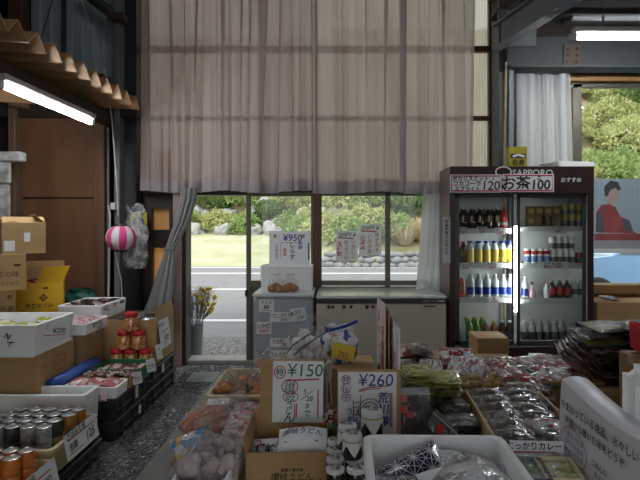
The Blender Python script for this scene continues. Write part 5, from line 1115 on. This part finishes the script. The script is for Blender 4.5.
# garlic bag and the bag with a yellow tag
gb = thing('garlic_bag', 'netted bag of white garlic before the small freezer', 'vegetable bag', (X(305,3.0),3.0,TZ+.16), .2)
for k, p_ in enumerate(((-.07,-.04,.045),(.0,-.05,.045),(.07,-.03,.045),(-.04,.03,.05),(.05,.04,.05),(-.045,-.02,.11),(.03,-.03,.115),(.0,.02,.15),(.065,.01,.10))):
    ob('garlic_bulb', MB().lathe([(.001,-.03),(.028,-.026),(.041,-.005),(.036,.018),(.015,.034),(.006,.052),(.004,.06)], 12, 0, Matrix.Translation(p_) @ Euler((k*.9,k*1.7,k)).to_matrix().to_4x4()), 'garlic', gb, smooth=True)
ob('net', MB().tube([(-.11,-.06,.07),(-.08,-.09,.12),(-.01,-.085,.165),(.05,-.07,.19)], .004, 5).tube([(-.09,-.06,.04),(-.04,-.098,.10),(.06,-.09,.16),(.10,-.05,.17)], .004, 5), 'net_dark', gb)
ob('film', sack_mb(.27,.20,.26,3,40,26,.15,.3), 'clear_film', gb, smooth=True)
pb = thing('snack_bag', 'blue and white snack bag with a yellow price tag before the chest freezer', 'bag', (X(339,2.82),2.84,TZ+.20), 0)
mk('snack_brown', (.28,.12,.05), .6, .3, 20); printed('pack_bluewhite', [(.70,.72,.76),(.06,.12,.42),(.74,.75,.78),(.40,.30,.25),(.70,.70,.72)], 5)
ob('body', sack_mb(.20,.11,.20,8,24,14,.75,.2), 'pack_bluewhite', pb, smooth=True)
for k in range(5): ob('snack', MB().ball((-.04+.03*k,-.045,.06+.01*(k%2)), .02, 0, 2, (1,.6,1), .3, k), 'snack_brown', pb, smooth=True)
ob('tie', MB().tube([(-.05,-.05,.185),(.03,-.05,.205),(.10,-.05,.235)], .008, 6), 'label_navy', pb)
paper('price_tag', 'yellow price tag with red writing on the blue and white snack bag', 'price tag', .12,.082, [('t','250',0,-.012,.04,'ink_red',0,.01),('l',[(-.04,-.032),(.045,-.032)],.003,'ink_red')], (X(343.5,2.74),2.755,Z(352.5,2.75)), (R(-6),R(12),0), 'paper_yellow')
# cards seen nearly edge-on
def card(name, label, far, near, zt_, zb_, mat, items, Yf, Yn, th=.006):
    a = Vector((X(far,Yf),Yf)); b = Vector((X(near,Yn),Yn)); d = b-a; w = d.length; rz = math.atan2(d.y, d.x); mid = (a+b)/2
    paper(name, label, 'price card', w, zt_-zb_, items, (mid.x,mid.y,(zt_+zb_)/2), (0,0,rz), mat, thick=th)
card('price_card', 'pinkish upright price card seen nearly edge-on, leftmost of the three', 377,384.5, 1.045,.53,'paper_pink', vtext('おいしい梅干',-.05,.17,.07,'ink_black',.02)+vtext('手作り',.06,.10,.07,'ink_red',.02)+[('l',[(.10,.2),(.10,-.2)],.01,'ink_red')], 2.92,2.66)
card('backing_card', 'brown cardboard backing card between the two upright price cards', 384.5,388.5, 1.005,.53,'cardboard', [], 2.88,2.64)
card('price_card', 'white upright price card with red and black writing, rightmost of the three', 388.5,399, .965,.53,'paper', vtext('しいたけ佃煮',-.07,.14,.065,'ink_black',.02)+vtext('無添加',.04,.05,.065,'ink_red',.02)+[('l',[(.12,.18),(.12,-.18)],.008,'ink_red'),('l',[(-.13,.18),(-.13,-.18)],.008,'ink_red')], 2.80,2.44)
ob('wire_stand', MB().tube([(.0,0,0),(.0,0,.42)], .004, 6).tube([(0,0,.42),(.0,-.12,.40)], .004, 6), 'wood_pale').location = (.295,2.82,TZ)
tag(bpy.data.objects['wire_stand'], 'thin wire stand behind the upright price cards', 'stand')

# ---------------------------------------------------------------- packs on the right table
def stack(name, lab, cat, n, px, py_top, py_bot, Y_, l, w, mat, rz=0, tilt=(0,0), grp=None, seed=0, mats=None, jx=.012):
    zt_, zb_ = Z(py_top, Y_), Z(py_bot, Y_); h = (zt_-zb_)/n; q = random.Random(seed+5)
    for i in range(n):
        pos = lab if n == 1 else f'{lab}, {ORD[i]} from the bottom'
        pack(name, pos, cat, l, w, h*1.25, (mats[i%len(mats)] if mats else mat), (X(px,Y_)+q.uniform(-jx,jx), Y_+w/2*.6+q.uniform(-jx,jx), zb_+i*h), (tilt[0]+q.uniform(-.05,.05),tilt[1]+q.uniform(-.06,.06),rz+q.uniform(-.1,.1)), grp, seed+i)
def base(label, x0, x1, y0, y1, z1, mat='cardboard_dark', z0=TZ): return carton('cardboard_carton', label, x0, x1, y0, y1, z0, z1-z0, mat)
base('brown carton under the dark and striped packs beside the upright cards', .315,.56,2.85,3.32,.60)
stack('seaweed_pack','red and white pack right of the upright cards','pack',2,407,350,368,3.1,.13,.16,'pack_red',0,(.1,0),'back row red packs',1,['pack_dark','pack_red'])
stack('seaweed_pack','black pack in the back row before the chest freezer','pack',3,421.5,348.5,370,3.1,.15,.18,'pack_dark',.1,(.12,0),'back row black packs',2)
stack('striped_pack','red and white striped pack behind the yellow-green packs','pack',2,433,366.5,378,2.88,.13,.16,'pack_stripe',-.2,(.22,0),'striped packs',3)
stack('mixed_pack','black and white pack behind the left yellow-green stack','pack',2,411,366,378,2.88,.14,.16,'pack_dark',.2,(.2,0),'black and white packs',4)
base('brown carton under the left stack of yellow-green packs', .325,.475,2.52,2.78,.56)
stack('tea_pack','yellow-green tea pack in the left stack','tea pack',6,417,372,399,2.55,.15,.17,'pack_green',0,(.12,0),'left stack of yellow-green packs',5)
base('brown carton under the right stack of olive packs', .48,.625,2.52,2.78,.53)
stack('tea_pack','yellow-green tea pack on top of the right olive stack','tea pack',2,446.5,377.5,386,2.55,.14,.17,'pack_green',-.05,(.12,0),'right stack of yellow-green packs',6)
stack('olive_pack','dark olive pack in the right stack','tea pack',4,446.5,386,409,2.55,.14,.17,'pack_olive',-.05,(.1,0),'olive packs',7)
# grey zip pouches with red seals
def pouch(label, loc, rot, w, h, seed, seals):
    p_ = thing('zip_pouch', label, 'pouch', loc, 0, 'clear grey zip pouches', rot)
    ob('body', MB().grid(lambda u, v: ((u-.5)*w, -.018*math.sin(PI*u)*math.sin(PI*min(1,v*1.25))-.002*noise.noise(Vector((u*6,v*6,seed))), v*h), 10, 12).grid(lambda u, v: ((.5-u)*w, .018*math.sin(PI*u)*math.sin(PI*min(1,v*1.25))+.001, v*h), 10, 12), 'pack_grey', p_, smooth=True)
    ob('zip', MB().bbox(-w/2,w/2,-.004,.004,h*.86,h*.885,.001), 'wire', p_)
    for (x,z,s_,rr_) in seals: ob('seal', MB().box(-s_,s_,-.001,.001,-s_,s_,0,Matrix.Translation((x,-.0215,z)) @ Matrix.Rotation(R(rr_),4,'Y')), 'lid_red', p_)
    return p_
pouch('grey zip pouch with three red seals in a column, behind the front foam box', (X(419,2.2),2.32,TZ), (R(-14),0,R(3)), .155,.215, 1, ((-.045,.17,.014,0),(-.045,.125,.016,0),(-.02,.10,.014,20)))
pouch('tilted grey zip pouch with a red diamond seal behind the front foam box', (X(430,2.12),2.15,TZ), (R(-24),R(42),R(5)), .15,.17, 3, ((-.02,.11,.017,0),))
o = ob('pouch_label', MB().add([(-.055,0,0),(.055,0,0),(0,0,.075)],[(0,1,2)]).add([(-.055,.001,0),(0,.001,.075),(.055,.001,0)],[(0,1,2)]), 'ink_black'); put(o, (X(424,2.09),2.12,.585), (R(-24),0,0)); tag(o, 'black triangular label in front of the tilted grey pouch', 'label')
for i,(px,py,Y_,rz) in enumerate(((458,423,2.42,.2),(463,438,2.24,-.15))):
    stack('kelp_pack', 'black glossy pack lying beside the grey pouches, '+('back','front')[i]+' pile','pack',3,px,py-17,py+4,Y_,.17,.13,'pack_dark',rz,(.1,0),'black packs beside the pouches '+('back','front')[i],8+i)
# wooden tray of curry packs
wt = thing('wooden_tray', 'pale wooden tray of dark silver curry packs', 'tray', ((.63+.985)/2-.0,2.30,TZ), R(-3)); hw, hd = .185,.30
mk('wood_crate', (.46,.34,.17), .6, .12, 3, .1, 40, stretch=(3,.6,3))
ob('bottom', MB().box(-hw,hw,-hd,hd,.03,.045), 'wood_crate', wt)
ob('side', MB().bbox(-hw,-hw+.014,-hd,hd,.0,.125,.002).bbox(hw-.014,hw,-hd,hd,.0,.125,.002).bbox(-hw+.014,hw-.014,hd-.014,hd,.0,.125,.002).bbox(-hw+.014,hw-.014,-hd,-hd+.014,.0,.10,.002), 'wood_crate', wt)
for j in range(6):
    for i in range(2):
        loc = wt.matrix_basis @ Vector((0,0,0)); lx_, ly_ = -.083+i*.163, -.225+j*.09; c_, s_ = math.cos(R(-3)), math.sin(R(-3))
        pack('curry_pack', f'dark silver curry pack in the wooden tray, {("left","right")[i]} column, {ORD[j]} from the front', 'pack', .17,.125,.05,'pack_white' if (i,j)==(1,1) else 'pack_dark',(wt.location.x+lx_*c_-ly_*s_, wt.location.y+lx_*s_+ly_*c_, TZ+.075+.004*j),(R(16),R(3*(i*2-1)),R(-3+4*math.sin(j*3+i))),'curry packs in the wooden tray', i+2*j)
paper('price_card', 'white price card with black and red writing on the front of the wooden tray', 'price card', .20,.06, [('t','にっかりカレー',-.01,.012,.030,'ink_black',0,.02),('l',[(-.095,-.010),(.07,-.010)],.005,'ink_red'),('t','600円',.06,-.020,.018,'ink_red',0,.02)], (X(537,1.97),1.97,TZ+.10), (R(-16),0,R(-3)))
# clear lidded food trays in front of the wooden tray
for i,(px,lab,c_) in enumerate(((531,'with dark greens','leafy'),(562,'with pale food','pack_yellow'))):
    f_ = thing('food_tray', 'clear lidded food tray '+lab+' at the front of the wooden tray', 'food tray', (X(px,1.80),1.83,TZ+.06), R(-6), 'clear lidded food trays')
    ob('tray', tray_mb(.13,.17,.04,.004,.9,.012), 'steel_dark' if i == 0 else 'container_beige', f_)
    ob('food', MB().grid(lambda u, v: ((u-.5)*.11,(v-.5)*.14,.026+.012*noise.noise(Vector((u*5,v*5,i*4)))), 14, 14), c_, f_, smooth=True)
    ob('lid', MB().rr([(.066,.086,.012,.040),(.060,.080,.012,.055)],3,cap0=False), 'clear_film', f_)
base('low brown carton under the clear lidded food trays', .60,.86,1.72,1.965,.558)
# behind the wooden tray
base('brown carton under the yellow noodle bags behind the wooden tray', .64,1.02,2.68,3.20,.585)
for i,(px,lab) in enumerate(((474,'left'),(493,'right'))):
    b = bagof('noodle_bag', f'clear bag of crisp yellow snacks behind the wooden tray, {lab} one', 'bag', (X(px,2.68),2.76,.585), .4*i, 'snack','snack_gold', clump(16,.06,.055,.035,30+i,.018),.02,(1.3,.7,.7),.18,.17,.11,20+i,'clear_film','yellow snack bags',.6)
stack('rice_cracker_pack','white and grey pack behind the yellow snack bags','pack',2,469,366,380,2.9,.20,.19,'pack_white',-.35,(.28,.1),'white and grey packs',13,['pack_dark','pack_stripe'])
base('brown carton under the tilted pack with a red dish', .60,.76,3.05,3.40,.63)
stack('dish_pack','white and black packs below the one with the red dish','pack',2,459,360,372,3.1,.20,.16,'pack_stripe',-.3,(.2,.05),'packs below the red dish',14)
o = pack('dish_pack', 'pack with a picture of a red dish, tilted towards the viewer', 'pack', .20,.15,.035,'pack_white',(X(458,3.08),3.13,Z(361,3.08)),(R(32),0,R(-8)),seed=2)
topwriting(o, [('e',.0,.01,.035,.022,.022,'pack_red'),('e',.0,.01,.012,.008,.018,'pack_red')], .037)
base('brown carton under the heap of red packs', .80,1.10,2.95,3.40,.61)
q = random.Random(8)
for i,(px,py,Y_,rz,tx,ty,mt) in enumerate(((500,376,2.85,.3,.5,-.2,'pack_red'),(497,368,2.95,.1,.55,-.1,'pack_red'),(498,362,3.02,-.1,.5,.0,'pack_mixed'),(515,372,2.9,-.5,.3,.3,'pack_brown'),(513,362,3.05,.4,.4,.2,'pack_mixed'),(528,380,2.8,-.3,.4,.25,'pack_red'),(526,370,2.95,.6,.35,.1,'pack_dark'),(521,388,2.72,.2,.3,.1,'pack_brown'),(540,378,2.82,.1,.25,-.1,'pack_red'),(536,389,2.70,-.2,.2,.2,'pack_brown'))):
    pack('chili_pack', 'red and dark pack in the heap before the cooler, '+('left part front','left part middle','left part back','second from left front','second from left back','middle part front','middle part back','lowest in the middle','right part','lowest on the right')[i], 'pack', .17,.125,.05,mt,(X(px,Y_),Y_,Z(py+6,Y_)),(tx,ty,rz),'heap of red packs before the cooler',i)
base('brown carton under the white and red flat packs', 1.08,1.42,2.75,3.25,.62)
for i,(px,py,Y_,rz,mt,l_) in enumerate(((535,362,3.1,.2,'pack_stripe',.2),(548,360,3.15,-.3,'pack_white',.22),(556,372,2.95,.1,'pack_red',.24),(566,368,3.0,-.25,'pack_red',.24),(552,381,2.82,.15,'pack_grey',.22),(568,380,2.85,-.1,'pack_mixed',.2),(575,361,3.12,.4,'pack_stripe',.2))):
    pack('flat_pack', 'flat pack between the red heap and dark stack, '+('white striped one at the left back','white one in the middle back','red one in front','red one at the right','grey one lowest in front','mixed one lowest at right','striped one at the right back')[i], 'pack', l_,.15,.045,mt,(X(px,Y_),Y_,Z(py+4,Y_)),(R(12),R(4),rz),'flat glossy packs',i)
# dark stacks at the right
base('brown carton under the leaning dark packs', 1.25,1.50,2.60,2.74,.60); base('brown carton under the tall dark pack stack', 1.44,1.90,2.76,3.22,.60)
for i in range(6):
    Y_ = 2.75; pack('nori_pack', f'dark glossy pack leaning in a row against the tall stack, {ORD[i]} from the left', 'pack', .22,.16,.035,'pack_dark' if i%2 else 'pack_brown',(X(571+i*5,Y_),Y_+.02*i,Z(364-i*1.5,Y_)),(R(18),R(38),R(-5+3*i)),'leaning dark packs',i)
stack('nori_pack','dark glossy pack in the tall stack below the poster','pack',11,612,334,389,2.8,.30,.22,'pack_dark',.05,(.06,0),'tall dark stack below the poster',20,['pack_dark','pack_dark','pack_brown','pack_dark','pack_olive'],.02)
stack('nori_pack','dark pack in the stack at the right picture edge','pack',10,650,326,389,2.75,.26,.22,'pack_dark',-.1,(.06,0),'dark stack at the right edge',23,None,.02)
o = pack('green_pack','olive and white topmost pack lying across the tall dark stack','pack',.26,.20,.04,'pack_stripe',(X(615,2.8),2.88,Z(333,2.8)),(.1,.02,.2),seed=1); o.data = o.data.copy(); o.data.materials[0] = M['pack_olive']
rb = ob('red_basket', tray_mb(.20,.18,.12,.006,.75,.02), 'lid_red'); put(rb, (X(658,2.45),2.50,Z(356,2.45)), (R(8),R(10),0)); tag(rb, 'red plastic basket on the packs at the right edge', 'basket')
base('brown carton under the red basket at the right edge', 1.40,1.66,2.38,2.585,Z(357,2.45))
carton('cardboard_carton', 'small brown carton standing before the cooler doors', X(477,3.95),X(509,3.95),3.95,4.2,0,Z(338,3.95),'cardboard', items_f=[('r',.0,.05,Z(338,3.95)-.14,Z(338,3.95)-.12,'paper')])

# ---------------------------------------------------------------- foam boxes nearest the viewer
fx = ob('foam_box', tray_mb(.43,.36,.30,.024,.96,.03,.05), 'styrofoam', smooth=True, angle=40); put(fx, (.292,1.435,TZ), (0,0,R(-1))); tag(fx, 'big white foam box of patterned packs nearest the viewer', 'foam box')
writing(fx, [('t','ミミ',-.0,.18,.05,'ink_green',-20,.01),('t','コ',.06,.14,.05,'ink_green',-20,.01)], fn=lambda a, b, y: (-.2185+y+.012*(0.3-b)/.3, -a+.02, b))
m, t, out = nt('hemp_leaf'); p = pbr(t, out, .25, 0, .5, .4); v = coords(t, 'Object'); acc_ = None
for a in range(6):
    ang = R(30*a); d_ = t.nodes.new('ShaderNodeVectorMath'); d_.operation = 'DOT_PRODUCT'; per_ = .030 if a % 2 == 0 else .030*math.sqrt(3)/1.0
    d_.inputs[1].default_value = (math.cos(ang)/per_*PI*1.0, math.sin(ang)/per_*PI, 0); t.links.new(v, d_.inputs[0])
    s_ = t.nodes.new('ShaderNodeMath'); s_.operation = 'SINE'; t.links.new(d_.outputs['Value'], s_.inputs[0]); b_ = t.nodes.new('ShaderNodeMath'); b_.operation = 'ABSOLUTE'; t.links.new(s_.outputs[0], b_.inputs[0])
    if acc_ is None: acc_ = b_.outputs[0]
    else:
        mn = t.nodes.new('ShaderNodeMath'); mn.operation = 'MINIMUM'; t.links.new(acc_, mn.inputs[0]); t.links.new(b_.outputs[0], mn.inputs[1]); acc_ = mn.outputs[0]
t.links.new(ramp(t, acc_, [(0,(.62,.62,.66)),(.075,(.62,.62,.66)),(.11,(.022,.020,.06)),(1,(.022,.020,.06))]), p.inputs['Base Color']); M['hemp_leaf'] = m
for i,(x,y,z,rot,l_) in enumerate(((.215,1.47,.70,(R(30),R(-14),R(24)),.25),(.20,1.36,.70,(R(10),R(-5),R(-20)),.25))):
    pack('patterned_pack', 'navy and white hemp-leaf patterned pack in the front foam box, '+('back','front')[i]+' one', 'pack', l_,.17,.07,'hemp_leaf',(x,y,z),rot,'patterned packs in the front foam box',i,cr=.1)
pack('white_card_pack', 'small white pack leaning on the patterned pack', 'pack', .09,.07,.02,'paper',(.255,1.37,.765),(R(40),0,R(30)),seed=1)
printed('wrap_white', [(.70,.70,.72),(.76,.76,.78),(.58,.58,.60),(.34,.34,.37)], 4, .14, 1.0, .6)
for i,(x,y,z,rot) in enumerate(((.365,1.48,.71,(R(25),R(10),R(-15))),(.40,1.38,.72,(R(10),R(14),R(40))),(.345,1.36,.74,(R(5),R(-6),R(10))))):
    pack('wrapped_pack', 'white pack in crinkled clear wrap at the right of the front foam box, '+('back','right','front')[i]+' one', 'pack', .21,.15,.07,'wrap_white',(x,y,z),rot,'wrapped white packs in the front foam box',i+1,cr=.22)
o = ob('inner_liner', MB().bbox(-.175,.175,-.14,.14,0,.12,.01), 'styrofoam'); put(o, (.292,1.435,TZ+.052)); tag(o, 'foam block under the packs inside the front foam box', 'foam block')
# wrapped board with handwriting at the lower right
A = Vector((X(562,2.02),2.02)); B = Vector((X(690,1.30),1.30)); d_ = B-A; w_ = d_.length; rz = math.atan2(d_.y,d_.x)
wb = thing('wrapped_foam_box', 'white plastic-wrapped foam box with handwriting at the lower right', 'foam box', ((A.x+B.x)/2,(A.y+B.y)/2,TZ), rz)
H_ = Z(379,2.02)-TZ
def wbf(u, v):
    zt_ = H_ - .035*math.sin(PI*min(1,max(0,u)))
    return ((u-.5)*w_, -.004*noise.noise(Vector((u*5,v*4,2))) - .010*math.sin(PI*v), v*zt_)
mb = MB().grid(wbf, 24, 12)
mb.grid(lambda u, v: (lambda p: (p[0], p[1]+v*.10, p[2]+.012*math.sin(PI*v)))(wbf(u,1)), 24, 6).grid(lambda u, v: ((.5-u)*w_, .10, v*(H_-.035*math.sin(PI*u))), 24, 4)
for s_ in (0,1): mb.grid(lambda u, v: (lambda p: (p[0], p[1]*(1-u)+.10*u, p[2]))(wbf(s_, v)), 4, 8)
ob('body', mb, 'wrap_sheet' if 'wrap_sheet' in M else mk('wrap_sheet', (.70,.70,.74), .35, .05, 4, .25, 12).name, wb, smooth=True, angle=50)
writing(wb, [('t','今まわっている逸品、水々しい',-.08,H_-.075,.036,'ink_black',1,.012),('t','産直から届いた味をどうぞ',-.10,H_-.125,.033,'ink_black',1,.012),('t','一度食べたら',-w_/2+.13,H_-.175,.024,'ink_blue',0,.012),('t','忘れられない',-w_/2+.13,H_-.205,.024,'ink_blue',0,.012),('t','おいしさです',-w_/2+.13,H_-.235,.024,'ink_blue',0,.012),('t','ごはんの',-w_/2+.31,H_-.20,.026,'ink_green',0,.012),('t','おともに',-w_/2+.33,H_-.232,.026,'ink_green',0,.012),('t','最高です',-w_/2+.34,H_-.264,.026,'ink_green',0,.012),('e',-w_/2+.13,H_-.21,.10,.065,.004,'ink_red')], off=-.0165)
o = ob('foam_box', MB().bbox(-.16,.16,-.10,.10,0,Z(371,1.75)-TZ,.035,0,None,3), 'styrofoam', smooth=True, angle=60); put(o, (1.134,1.733,TZ), (0,0,R(-28))); tag(o, 'white foam box standing behind the handwritten one at the right edge', 'foam box')
# ---------------------------------------------------------------- daylight and camera
w = bpy.data.worlds.new('World'); S.world = w; w.use_nodes = True; t = w.node_tree; t.nodes.clear()
out = t.nodes.new('ShaderNodeOutputWorld'); bg = t.nodes.new('ShaderNodeBackground'); sky = t.nodes.new('ShaderNodeTexSky'); sky.sky_type = 'HOSEK_WILKIE'; sky.turbidity = 8; sky.sun_direction = Vector((-.4,-.5,.75)).normalized()
mx = t.nodes.new('ShaderNodeMix'); mx.data_type = 'RGBA'; mx.inputs[0].default_value = .85; mx.inputs[7].default_value = (.93,.97,1,1)
t.links.new(sky.outputs[0], mx.inputs[6]); t.links.new(mx.outputs[2], bg.inputs[0]); bg.inputs[1].default_value = 1.15; t.links.new(bg.outputs[0], out.inputs[0])
sl = bpy.data.lights.new('sun', 'SUN'); sl.energy = 1.6; sl.angle = R(25); sl.color = (1,.97,.9); so = bpy.data.objects.new('sun', sl); COL.objects.link(so); so.rotation_euler = (R(40),R(-22),0)
cam = bpy.data.cameras.new('camera'); co = bpy.data.objects.new('camera', cam); COL.objects.link(co); S.camera = co
cam.sensor_width = 36; cam.lens = F/640*36; cam.shift_x = (320-VX)/640; cam.shift_y = -(240-VY)/640; co.location = (0,0,EYE); co.rotation_euler = (PI/2,0,0); cam.clip_start = .05; cam.clip_end = 200
S.view_settings.view_transform = 'Standard'; S.view_settings.look = 'None'; S.view_settings.gamma = 1; S.view_settings.use_curve_mapping = False; S.view_settings.exposure = 0.95
S.cycles.use_denoising = True; S.cycles.max_bounces = 8; S.cycles.diffuse_bounces = 4; S.cycles.glossy_bounces = 3; S.cycles.transparent_max_bounces = 24; S.cycles.transmission_bounces = 4; S.cycles.sample_clamp_indirect = 6
S.cycles.caustics_reflective = False; S.cycles.caustics_refractive = False
